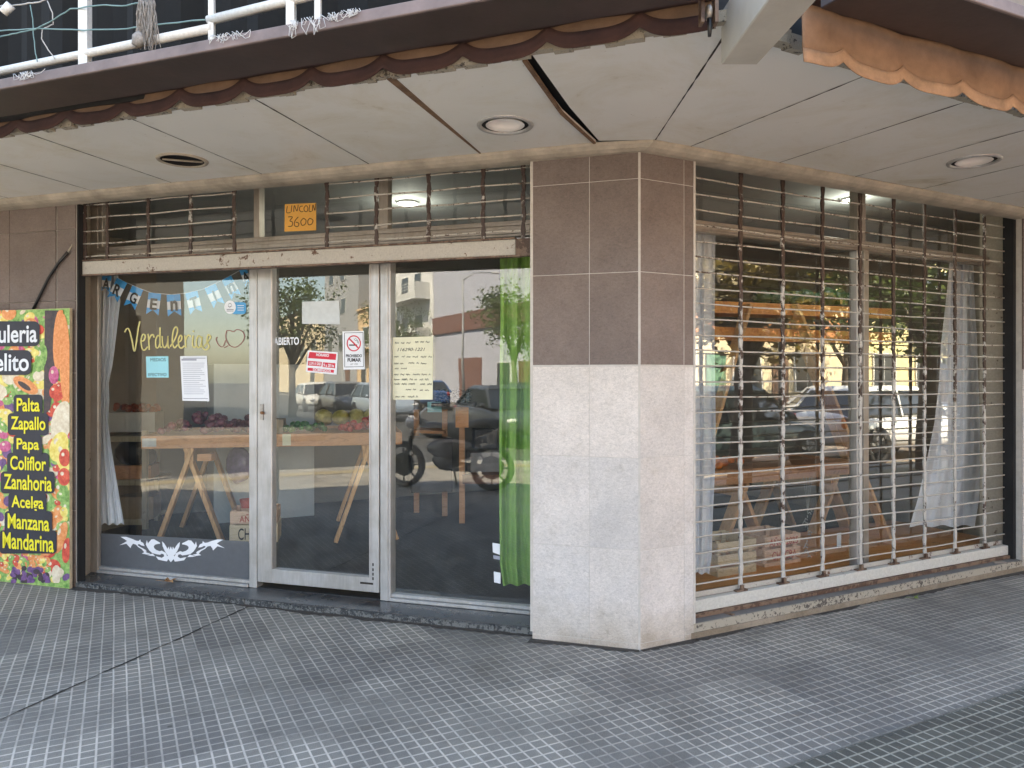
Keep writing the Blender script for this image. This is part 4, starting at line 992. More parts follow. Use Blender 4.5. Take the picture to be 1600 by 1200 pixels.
# ---------------------------------------------------------------- bunting
nbn=gA-.02
bt=thing('bunting','blue and white flag bunting spelling ARGENTINA across the left shop window','bunting',PP('A',nbn,270,450))
mcel=mat('sky_blue_cloth',(.02,.30,.66),.85,.08,20,bump=.1);mwc=mat('white_bunting_cloth',(.66,.66,.70),.85,.05,20,bump=.1)
curve=[(62,170),(160,182),(250,232),(400,300),(520,345),(700,362),(850,348),(1000,312),(1130,252),(1260,185),(1390,112)]
def cy(x):
    for (x0,y0),(x1,y1) in zip(curve,curve[1:]):
        if x0<=x<=x1: return y0+(y1-y0)*(x-x0)/(x1-x0)
    return curve[0][1] if x<curve[0][0] else curve[-1][1]
b=B();b.tube([PP('A',nbn-.004,*p) for p in Zq(curve)],.0022,6);b.done('string',mwc,bt)
for k,(ch,x,wd) in enumerate(zip('ARGEnTInA',(105,245,392,552,725,893,1068,1222,1375),(88,108,112,118,128,118,112,100,70))):
    y=cy(x);sl=(cy(x+40)-cy(x-40))/80;an=math.atan(sl);ca,sa=math.cos(an),math.sin(an)
    def fp(a,c,n): X_=x+a*ca-c*sa;Y_=y+a*sa+c*ca;return PP('A',n,150+X_/6,400+Y_/6)
    b=B();hw=wd/2;nn_=nbn+.002*(k%2)
    hts=(0,72,150,205)
    def seg(c0,c1,mi,tail=False):
        N=6
        for i in range(N):
            a0=-hw+wd*i/N;a1=-hw+wd*(i+1)/N
            t0=c1-(46*(1-abs(a0)/hw) if tail else 0);t1=c1-(46*(1-abs(a1)/hw) if tail else 0)
            wv=lambda a:nn_+.004*math.sin(a*.06+k)
            b.poly([fp(a0,t0,wv(a0)),fp(a1,t1,wv(a1)),fp(a1,c0,wv(a1)),fp(a0,c0,wv(a0))],mi)
    sc_=.82 if k in(0,8) else 1
    seg(0,66*sc_,0);seg(66*sc_,142*sc_,1);seg(142*sc_,205*sc_,0,True)
    fl=b.done('flag',[mcel,mwc],bt)
    cxp,cyp=150+(x-104*sc_*sa)/6,400+(y+104*sc_*ca)/6
    tx=txt('letter',ch,'A',nn_+.008,(cxp-(5.5 if ch!='I' else 1.3),cyp-(9 if ch!='n' else 7.5),cxp+(5.5 if ch!='I' else 1.3),cyp+9),M['ink'],fl,bold=.03,rot=-an)
# ---------------------------------------------------------------- curtains
def curtain(name,label,f,n,rows,m,folds=7,amp=.02,cols=40,cat='curtain',seed=0,tie=None):
    """rows: (v, u_left, u_right) from top to bottom"""
    b=B();g=[];R_=[]
    rnd=random.Random(seed)
    for (v0,a0,c0),(v1,a1,c1) in zip(rows,rows[1:]):
        k=max(2,int(abs(v1-v0)/9))
        for j in range(k): t=j/k;R_.append((v0+(v1-v0)*t,a0+(a1-a0)*t,c0+(c1-c0)*t))
    R_.append(rows[-1]);ph=rnd.uniform(0,6)
    for j,(v,a,c) in enumerate(R_):
        row=[]
        for i in range(cols+1):
            t=i/cols;u=a+(c-a)*t
            off=amp*(math.sin(t*folds*6.283+ph+.25*math.sin(v*.02))+.4*math.sin(t*folds*13.1+1+v*.006))+.006*math.sin(v*.05+t*5)
            row.append(b.bm.verts.new(PP(f,n+off,u,v+ (1.8*math.sin(t*folds*6.283+ph) if j==len(R_)-1 else 0))))
        g.append(row)
    for r,s in zip(g,g[1:]):
        for i in range(cols): b.bm.faces.new((r[i],r[i+1],s[i+1],s[i])).smooth=True
    o=b.done(name,m);return tag(o,label,cat)
curtain('curtain','white curtain tied back at the left edge of the shop window','A',gA-.12,[(424,163,184),(470,160,188),(530,158,181),(570,157,176),(598,157,170),(625,158,171),(660,157,169),(700,156,174),(760,156,184),(819,156,194)],M['curtain'],3,.03,seed=1)
curtain('curtain','lime green curtain beside the corner pillar','A',gA-.10,[(398,781,832),(500,782,832),(560,781,832),(700,780,833),(800,780,834),(880,781,835),(914,786,836)],M['green'],2.3,.035,seed=4)
b=B()
curtain('curtain','narrow white curtain at the left edge of the barred window','B',gB-.14,[(358,1078,1118),(500,1078,1116.5),(640,1078,1118),(720,1078,1118),(800,1078,1114),(870,1078,1112),(896,1078,1108)],M['curtain'],2.2,.02,seed=2)
curtain('curtain','wide white curtain flaring to its hem on the right of the barred window','B',gB-.16,[(408,1484,1521),(470,1478,1523),(540,1470,1527),(600,1467,1529),(660,1460,1531),(720,1448,1532),(780,1434,1530),(822,1421,1523)],M['curtain'],3,.018,seed=3)
curtain('curtain','thin pale curtain strip at the far right end of the barred window','B',gB-.35,[(395,1562,1600),(600,1562,1600),(860,1562,1600)],mat('greyish_curtain_cloth',(.35,.36,.40),.9,.1,10),3,.02,seed=6)
# ================================================================ inside the shop
def G(u,v,D): return Vector(((u-CX)/F*D,D,H-(v-YH)/F*D))
def obox(name,c,ax,l,w_,h,m,parent=None,r=0,bv=.004):
    """box at c (centre of base), length l along plan angle ax"""
    d=Vector((math.cos(ax),math.sin(ax),0));p=Vector((-d.y,d.x,0));b=B()
    b.hexa([c+d*i*l/2+p*j*w_/2+Vector((0,0,z)) for z in(0,h) for i,j in((-1,-1),(1,-1),(1,1),(-1,1))])
    o=b.done(name,m,parent)
    return bevel(o,bv,1) if bv else o
tA=R(12);dA=Vector((math.cos(tA),math.sin(tA),0));pA=Vector((-dA.y,dA.x,0))
def trestle_table(o,ang,L,W,zt,label,group,mleg,mtop,board_h=.11,front=True):
    d=Vector((math.cos(ang),math.sin(ang),0));p=Vector((-d.y,d.x,0));t=thing('trestle_table',label,'table',(o.x,o.y,.05),group=group)
    q=lambda a,c,z:o+d*a+p*c+Vector((0,0,z-o.z))
    for a0 in(.36,L-.30):
        b=B();b.beam(q(a0,.02,zt-board_h-.06),q(a0,W-.02,zt-board_h-.06),.07,.11);b.done('trestle_beam',mleg,t)
        for c0 in(.06,W-.06):
            for sg in(-1,1):
                b=B();b.beam(q(a0-sg*.03,c0+.012*sg,zt-board_h-.0),q(a0+sg*.27,c0+.012*sg,.052),.035,.12,up=p);bevel(b.done('leg',mleg,t),.003,1)
    for c0 in(0,W-.03): 
        b=B();b.beam(q(0,c0,zt-board_h/2),q(L,c0,zt-board_h/2),.028,board_h);bevel(b.done('edge_board',mtop,t),.003,1)
    b=B();b.beam(q(0,W/2,zt-.035),q(L,W/2,zt-.035),W-.06,.02);b.done('tabletop',mtop,t)
    for a0 in(0,L): 
        b=B();b.beam(q(a0,.0,zt-board_h/2),q(a0,W,zt-board_h/2),.026,board_h-.004);b.done('end_board',mtop,t)
    return t,q
o0=G(223,681,6.35);o0.z=1.02
tt,q1=trestle_table(Vector((o0.x,o0.y,1.02)),tA,2.15,1.15,1.02,'pine trestle table heaped with vegetables just inside the left shop window',None,M['pine'],M['pineb'])
b=B();b.beam(q1(0,-.018,.965),q1(.11,-.018,.965),.004,.07);b.done('corner_plate',M['alu'],tt)
b=B();b.beam(q1(.50,.03,.86),q1(.50,.03,.80),.12,.10);b.done('beam_end',M['pineb'],tt)
sc_=thing('tag_strip','pale paper strip stapled on the trestle table edge in the left window','paper strip',q1(.62,-.02,.9));b=B();b.beam(q1(.92,-.018,.97),q1(1.0,-.018,.97),.003,.10);b.done('strip',mno,sc_)
sc_=thing('tag_strip','pale paper strip on the trestle table edge seen at the left of the door glass','paper strip',q1(1.12,-.02,.9));b=B();b.beam(q1(1.13,-.018,.97),q1(1.2,-.018,.97),.003,.10);b.done('strip',mno,sc_)
# vegetables
def heap(name,cat,label,group,m,n_,place,r,sc=(1,1,.85),seed=0,stem=None):
    rnd=random.Random(seed);b=B();b.ball((0,0,0),r,sc,2,0,.03)
    if stem: b.tube([(0,0,r*sc[2]*.8),(r*.1,0,r*sc[2]*1.25)],[r*.12,r*.06],5,1)
    pr=b.done(name,[m]+([stem] if stem else []),smooth=True);pr.location=place(rnd,0);pr.rotation_euler=(rnd.uniform(-.6,.6),rnd.uniform(-.6,.6),rnd.uniform(0,6));tag(pr,label,cat,group)
    for i in range(1,n_):
        c=pr.copy();COL.objects.link(c);c.location=place(rnd,i);c.rotation_euler=(rnd.uniform(-.8,.8),rnd.uniform(-.8,.8),rnd.uniform(0,6));s=rnd.uniform(.82,1.15);c.scale=(s,s,s)
mon=mat('red_onion_skin',(.13,.025,.055),.35,.35,25,bump=0,col2=(.30,.09,.12));mst=mat('dry_stem',(.4,.33,.2),.9,.2,10)
def on(a0,a1,zh,w0=.08,w1=.7):
    def f(r,i):
        a=r.uniform(a0,a1);c=r.uniform(w0,w1);e=1-((a-(a0+a1)/2)/((a1-a0)/2))**2;return q1(a,c,1.045+r.uniform(0,zh)*max(e,.1))
    return f
heap('red_onion','onion','small red onion in the heap at the left end of the trestle table','red onions heaped on the trestle table',mon,64,on(.10,.72,.14),.036,seed=2,stem=mst)
heap('beetroot','beetroot','dull dark beetroot beside the onion heap on the trestle table','dark beetroots beside the onions',mat('beet_skin',(.10,.035,.035),.6,.4,25,col2=(.22,.08,.07)),22,on(.66,.95,.11,.1,.5),.036,seed=3,stem=mst)
heap('green_pepper','pepper','green pepper on the trestle table behind the door glass','green peppers on the table',mat('green_pepper_skin',(.04,.16,.03),.3,.3,15,bump=0),22,on(1.12,1.48,.05,.06,.45),.036,(1,.85,.85),seed=4,stem=mst)
heap('tomato','tomato','red tomato on the right end of the trestle table','red tomatoes on the trestle table',mat('tomato_skin',(.42,.025,.015),.3,.25,10,bump=0),36,on(1.62,2.08,.09,.06,.6),.035,seed=5,stem=None)
heap('melon','melon','yellow green melon at the back of the trestle table','melons behind the tomatoes',mat('melon_skin',(.42,.36,.10),.6,.25,30),4,lambda r,i:q1(1.45+i*.16,.85+r.uniform(-.05,.05),1.12),.095,seed=6)
obx=lambda nm,lab,cat,c,l,w_,h,m,ang=tA,group=None:(lambda o:tag(o,lab,cat,group))(obox(nm,c,ang,l,w_,h,m))
obx('cardboard_box','grey brown cardboard box on the trestle table beside the onions','box',q1(1.0,.45,1.0),.22,.25,.13,M['card'])
# left shelf with crates
sh=thing('shelf_unit','pale wooden shelf unit stacked with produce at the left of the shop','shelf',G(200,822,7.3))
for u in(158,227):
    for k in(0,.45):
        c=G(u,822,7.3)+pA*k;b=B();b.beam((c.x,c.y,.05),(c.x,c.y,1.0),.045,.045);b.done('post',M['palewood'],sh)
for z in(.92,.50,.12):
    a=G(156,822,7.3);c=G(231,822,7.3);b=B();b.beam((a.x,a.y-.03,z),(c.x,c.y-.03,z),.02,.05);b.beam((a.x,a.y+.25,z+.02),(c.x,c.y+.25,z+.02),.5,.015);b.done('shelf',M['palewood'],sh)
c=G(200,822,7.3);base=Vector((c.x,c.y+.2,0))
obx('produce_box','white plastic box full of tomatoes on top of the left shelf','box',base+Vector((0,-.03,.985)),.42,.36,.19,mat('white_box',(.52,.52,.5),.6,.08,8))
heap('tomato','tomato','dark red tomato in the white box on the left shelf','tomatoes in the white box',mat('dark_tomato_skin',(.28,.03,.015),.35,.3,10,bump=0,col2=(.38,.10,.03)),34,lambda r,i:base+Vector((r.uniform(-.19,.19),r.uniform(-.19,.12),1.19+r.uniform(0,.05))),.034,seed=7)
b=B();b.ball(base+Vector((.0,-.1,.78)),.15,(1.15,.8,.9),3,0,.05);b.ball(base+Vector((.13,-.1,.74)),.10,(1,.8,1),2,0,.06);tag(b.done('rubbish_bag',M['black'],smooth=True),'black plastic bag on the middle of the left shelf','bag')
obx('wooden_box','orange brown wooden box under the black bag on the left shelf','box',base+Vector((0,-.05,.53)),.36,.34,.13,M['pineb'])
obx('cardboard_box','torn brown cardboard box on the lowest left shelf','box',base+Vector((.02,-.05,.14)),.36,.32,.22,M['card'])
# display fridge
c=G(436,772,9.5);fg=thing('display_fridge','white glass fronted display fridge behind the trestle table','fridge',(c.x,c.y+.3,.05))
def fo(name,dx,dy,l,w_,z0,h,m): o=obox(name,Vector((c.x+dx*dA.x-dy*dA.y,c.y+.3+dx*dA.y+dy*dA.x,z0)),tA,l,w_,h,m,fg);return o
fo('body',0,0,.95,.55,.05,.55,M['fridge']);fo('kick_panel',0,-.285,.80,.012,.13,.36,mat('fridge_panel',(.40,.46,.5),.35,.05,4,bump=0));fo('top',0,0,.95,.55,1.75,.12,M['fridge'])
for dx in(-.45,.45): fo('corner_post',dx,-.25,.045,.045,.60,1.15,M['fridge'])
fo('back_panel',0,.26,.95,.02,.60,1.15,mat('fridge_dark_inside',(.06,.07,.08),.5,.2,4))
for z in(.85,1.15,1.45): fo('shelf',0,0,.88,.45,z,.012,M['fridge'])
# plastic crates behind, purple bag
for lab,u,v,D,l,h,m in(('pale green plastic crate on the floor under the trestle table',318,792,8.5,.50,.26,mat('pale_green_plastic',(.33,.40,.36),.6,.1,6)),('pale green plastic crate stacked on the floor crate under the table',318,760,8.5,.46,.22,mat('pale_plastic',(.36,.42,.39),.6,.1,6)),('dark green crate standing behind the left trestle',372,792,8.7,.30,.55,mat('dark_green_plastic',(.05,.085,.08),.5,.2,6))):
    q=G(u,v,D);q.z=.05 if 'stacked' not in lab else .32;obx('plastic_crate',lab,'crate',q,l,.4,h,m)
q=G(373,700,7.2);b=B();random.seed(3)
b.ball((q.x,q.y,q.z-.16),.12,(1,.5,1.5),3,0,.06);tag(b.done('purple_bag',mat('purple_bag_plastic',(.10,.07,.20),.35,.3,20),smooth=True),'crumpled purple bag hanging under the trestle table','bag')
# stencilled crate behind the door mullion
def slat_crate(name,label,u0,u1,vb,D0,ang,rows,m,h=.13,words=(),group=None,w_=.32,mw=None):
    """crate of two plank rows with corner posts; front face reads on pixels u0..u1, base at vb, depth D0"""
    a=G(u0,vb,D0);d=Vector((math.cos(ang),math.sin(ang),0));rx=(u1-CX)/F;s=(rx*a.y-a.x)/(d.x-rx*d.y);L=s;p=Vector((-d.y,d.x,0))
    t=thing(name,label,'crate',(a.x,a.y,a.z),0,group)
    q=lambda x,y,z:a+d*x+p*y+Vector((0,0,z));H_=rows*h
    for k in range(rows):
        z0=k*h+.014;z1=(k+1)*h-.006
        for y in(0,w_): b=B();b.beam(q(0,y,(z0+z1)/2),q(L,y,(z0+z1)/2),.012,z1-z0);bevel(b.done('plank',m,t),.002,1)
        for x in(.006,L-.006): b=B();b.beam(q(x,.01,(z0+z1)/2),q(x,w_-.01,(z0+z1)/2),.012,z1-z0);b.done('end_plank',m,t)
    for x in(.03,L-.03):
        for y in(.03,w_-.03): b=B();b.beam(q(x,y,0),q(x,y,H_),.03,.03);b.done('corner_post',m,t)
    b=B();b.beam(q(0,w_/2,.01),q(L,w_/2,.01),w_,.012);b.done('base_board',m,t)
    for (wd,x0,x1,z0,z1,mm) in words:
        c=bpy.data.curves.new('w','FONT');c.body=wd;c.size=1;c.offset=.01;to=bpy.data.objects.new('w',c);COL.objects.link(to);me=bpy.data.meshes.new_from_object(to.evaluated_get(bpy.context.evaluated_depsgraph_get()));bpy.data.objects.remove(to)
        xs=[v.co.x for v in me.vertices];ys=[v.co.y for v in me.vertices]
        for v in me.vertices:
            X_=(v.co.x-min(xs))/(max(xs)-min(xs));Y_=(v.co.y-min(ys))/(max(ys)-min(ys));v.co=q(L*(x0+(x1-x0)*X_),-.0075,z0+(z1-z0)*Y_)
        me.materials.clear();me.materials.append(mm);o=bpy.data.objects.new('stencil',me);COL.objects.link(o);o.parent=t;o.matrix_parent_inverse=Matrix.Translation(-t.location)
    return t,q,L
mstr=mat('stencil_red',(.45,.06,.05),.8,.2,40,bump=0)
_,qc,Lc=slat_crate('stencilled_crate','pale crate stencilled CHACRA in black, lower crate beside the door mullion',358.5,434,851,6.15,tA,1,M['crate'],.16,(('CHACRA',.18,.92,.035,.13,M['ink']),))
_,qc2,_2=slat_crate('stencilled_crate','pinkish crate stencilled in red, upper crate beside the door mullion',359.5,433,820.5,6.15,tA,1,M['crate2'],.115,(('AÑO 2025',.2,.9,.02,.085,mstr),))
b=B();c=qc2(.12,.12,.12);b.lathe([(.05,-.0),(.065,.07),(.06,.07),(.045,.01)],c,seg=16);tag(b.done('basket',mat('red_basket',(.35,.05,.03),.6,.2,20)),'small red basket on the stencilled crates by the door','basket')
# right-hand part of the shopfront: counter with egg trays
q=G(700,634,7.6);ct=thing('counter_table','dark topped high table on wooden legs behind the right shop pane','table',(q.x,q.y,.05))
def at(u,v,D): return G(u,v,D)
b=B();b.beam(G(678,631,7.6),G(743,632,7.6),.5,.035);b.done('top',M['black'],ct)
for u,D,v0,v1 in((722,7.6,634,790),(695,8.0,640,757),(651,8.2,640,757)):
    a=G(u,v0,D);b=B();b.beam((a.x,a.y,a.z),(a.x,a.y,.05),.055,.055);b.done('leg',M['pineb'],ct)
b=B();b.beam(G(724,746,7.7),G(790,746,7.7),.3,.09);b.done('shelf',mat('reddish_board',(.16,.07,.04),.6,.3,10),ct)
b=B();b.beam(G(650,672,8.0),G(697,674,8.0),.4,.03);b.done('side_shelf',M['pineb'],ct)
b=B();b.beam(G(722,634,7.5),G(722,668,7.5),.13,.02);b.done('front_board',M['orangeb'],ct)
et=mat('dark_egg_tray',(.025,.035,.035),.6,.3,30);mwe=mat('eggshell',(.45,.43,.4),.5,.1,30,bump=0)
for k in range(4):
    b=B()
    for i in range(7):
        a=G(684+i*8,627-k*5.4,7.55);b.ball((a.x,a.y,a.z),.026,(1,1,.62),1)
        b.ball((a.x,a.y+.09,a.z),.026,(1,1,.62),1)
    o=b.done('egg_tray',et,smooth=True);tag(o,['lowest','second','third','topmost'][k]+' dark egg tray in the stack on the counter table','egg tray','egg trays stacked on the counter table')
b=B();a=G(668,628,7.5);c=G(690,643,7.5);b.beam(G(679,628,7.45),G(679,644,7.45),.14,.003);tag(b.done('teal_card',mbl),'pale teal card hanging from the counter table edge','card')
q=G(757,700,7.9);obx('display_box','dark box with pale gold ring mark on the counter shelf','box',Vector((q.x,q.y,q.z)),.24,.2,.20,mat('dark_box',(.045,.05,.06),.5,.2,10))
obx('white_tub','white cloth covered tub beneath the dark box','tub',G(757,738,7.9),.34,.26,.22,mat('tub_white',(.3,.3,.32),.7,.15,8))
obx('black_bin','big round shouldered black bin under the counter','bin',G(672,765,7.9),.42,.4,.55,M['black'])
# ---------------- window B inside
b=B();b.fb('B',TB+.0,tend,-1.35,-.345,.05,.145);tag(b.done('window_plinth',M['orangeb']),'low varnished brown display board at the foot of the barred window','display board')
_,qx,Lx=slat_crate('fruit_crate','two row raw wood crate with dark slots at the left foot of the barred window',1120.5,1181,908,G(1120,908,1).y*0+P('B',S('B',-.55,1120),-.55).y,aR,3,M['crate'],.088)
_,qy,Ly=slat_crate('fruit_crate','pinkish crate stencilled AÑO 2025 CHACRA beside the slotted crate in the barred window',1194,1250,900,P('B',S('B',-.60,1194),-.60).y,aR,3,M['crate2'],.095,(('AÑO 2025',.12,.92,.205,.27,mstr),('CHACRA',.2,.88,.105,.165,mstr)))
b=B()
b.beam(qx(-.02,.02,.27),qx(Lx+.02,.12,.31),.03,.05);b.done('cross_slat',M['crate'],None) if 0 else b.bm.free()
# ladder shelf
lf=thing('ladder_shelf','tall splayed trestle shelf with two varnished boards in the barred window','shelf',P('B',1.3,-.95,.15))
def LB(u,v,n): return PP('B',n,u,v)
def leg(u0,v0,u1,v1,n,nm='leg'):
    b=B();a=LB(u0,v0,n);c=LB(u1,v1,n);b.beam(a,c,.03,.085,up=Vector((*FR['B'][1],0)));bevel(b.done(nm,M['pine'],lf),.003,1)
leg(1240,476,1398,872,-.70);leg(1168,476,1104,700,-.70);leg(1232,480,1330,740,-1.5);
for v0,v1,v2,v3,n in((472,487,481,496,-.74),(512,530,518,536,-.80)):
    b=B();a=LB(1112,(v0+v1)/2,n);c=LB(1392,(v2+v3)/2+2,n);b.beam(a,c,.03,.085 if v0<500 else .1);bevel(b.done('board',M['orangeb'],lf),.003,1)
    b=B();nn=Vector((*FR['B'][1],0));b.beam(a-nn*.3,c-nn*.3,.6,.02);b.done('shelf',M['orangeb'],lf)
o1=LB(1112,727,-1.25)
t2,q2=trestle_table(Vector((o1.x,o1.y,.76)),aR,1.75,.8,.76,'low pine trestle table behind the ladder shelf in the barred window',None,M['pine'],M['pineb'],.12)
heap('orange_fruit','fruit','orange fruit on the low table in the barred window','oranges on the low table',mat('orange_peel',(.75,.20,.03),.45,.15,30),16,lambda r,i:q2(r.uniform(.05,.42),r.uniform(.05,.4),.79+r.uniform(0,.05)),.036,seed=9)
heap('squash','squash','dark green squash on the top board of the ladder shelf','green squashes on the ladder shelf',mat('squash_skin',(.025,.07,.03),.45,.4,12),9,lambda r,i:LB(1190+i*17,466+r.uniform(-3,2),-.95),.075,(1,1,.9),seed=10)
b=B();a=LB(1262,820,-.42);
for k in range(16):
    an=k*.8;r_=.03+.012*math.sin(k*2.1);z_=a.z+.10-k*.022;x=a.x+math.cos(an)*r_*.6;y=a.y
    b.tube([(a.x,y,z_),(x,y+.003,z_+.012),(x+.012*math.cos(an),y,z_-.006)],.0035,5)
for du in(-.03,-.01,.012,.03): b.tube([(a.x,a.y,a.z+.08),(a.x+du,a.y,a.z+.34)],.0012,4)
tag(b.done('string_ornament',mat('pale_knotted_string',(.38,.40,.38),.9,.2,40)),'pale knotted string ornament hanging in the barred window','ornament')
for lab,u,v,wd,hh,m_ in(('small white tag inside the barred window left of the mullion',1311,843,.045,.10,M['paper']),('small yellowish card inside the barred window beside the mullion',1332,854,.075,.13,mno)):
    a=LB(u,v,-.40);b=B();d=Vector((*FR['B'][0],0));b.beam(a-Vector((0,0,hh/2)),a+Vector((0,0,hh/2)),wd,.002,up=Vector((*FR['B'][1],0)));tag(b.done('price_card',m_),lab,'card')
# dark crates and sacks further back so the room is not empty
random.seed(13)
for lab,f,s,n,l,w_,h,m in(('stack of dark green crates by the back of the barred window','B',1.5,-2.9,.6,.4,1.0,mat('deep_green_plastic',(.03,.06,.05),.6,.3,6)),('brown wooden cabinet at the back of the shop','B',2.9,-3.6,1.3,.5,1.7,wood('dark_cabinet_wood',(.12,.06,.035),(.18,.10,.06),'z')),('tall pale freezer near the back wall of the shop','B',-1.2,-5.0,1.0,.6,1.6,M['fridge']),('brown shelving cabinet behind the counter table','A',1.2,-4.0,1.2,.45,1.5,wood('cabinet_wood',(.14,.085,.05),(.2,.13,.08),'z'))):
    obx('cabinet' if 'cabinet' in lab else 'freezer' if 'freezer' in lab else 'crate_stack',lab,'cabinet' if 'cabinet' in lab else 'freezer' if 'freezer' in lab else 'crates',P(f,s,n,.05),l,w_,h,m,aR)
# lit ceiling lamps inside
me_=emit('lamp_glow',(.9,1,1),9)
for k,(u,v,lab) in enumerate(((637,317,'lit round ceiling lamp seen through the glass above the door side'),(1331,312,'lit round ceiling lamp seen through the top of the barred window'))):
    D=F*(2.86-H)/(YH-v);c=G(u,v,D);t=thing('ceiling_lamp',lab,'lamp',(c.x,c.y,2.873),group='lit ceiling lamps inside the shop')
    b=B();b.lathe([(.085,0),(.085,-.02),(.075,-.022),(.074,-.012)],seg=28);b.done('rim',M['white'],t,local=True,smooth=True)
    b=B();b.lathe([(.074,-.013),(.05,-.016),(.001,-.018)],seg=28);b.done('diffuser',me_,t,local=True,smooth=True)
    L=bpy.data.lights.new('lamp_light','POINT');L.energy=1.2;L.color=(.92,1,1);L.shadow_soft_size=.06;lo=bpy.data.objects.new('lamp_light',L);COL.objects.link(lo);lo.location=(c.x,c.y,2.76)
# dry leaf on the step, litter
def leafm(n=10,r=.05):
    b=B();c=b.bm.verts.new((0,0,.004));vs_=[]
    for k in range(n*2):
        a=math.pi*k/n;rr_=r*(1 if k%2==0 else .5)*(.75+.35*math.cos(a*1.0));vs_.append(b.bm.verts.new((rr_*math.cos(a),rr_*.7*math.sin(a),.004+.012*math.cos(3*a)*1.0+.012)))
    for k in range(n*2): b.bm.faces.new((c,vs_[k],vs_[(k+1)%(n*2)]))
    b.tube([(-.02,0,.008),(-.07,.008,.014)],.0015,4);return b
o=leafm(7,.055).done('dry_leaf',mat('dry_leaf',(.34,.19,.09),.9,.3,30));a=gd_=None
D=F*(H-.042)/(910-YH);o.location=((263-CX)/F*D,D,.043);o.rotation_euler=(0.05,0,.2);o.scale=(1.25,1.25,1.2);tag(o,'curled brown dry leaf on the dark granite step','leaf')
D=F*H/(936-YH);o=leafm(6,.03).done('green_leaf',mat('yellow_green_leaf',(.16,.22,.06),.8,.3,30));o.location=((1430-CX)/F*D,D,.002);o.rotation_euler=(0,0,.3);tag(o,'small yellow green leaf on the pavement below the right step','leaf')
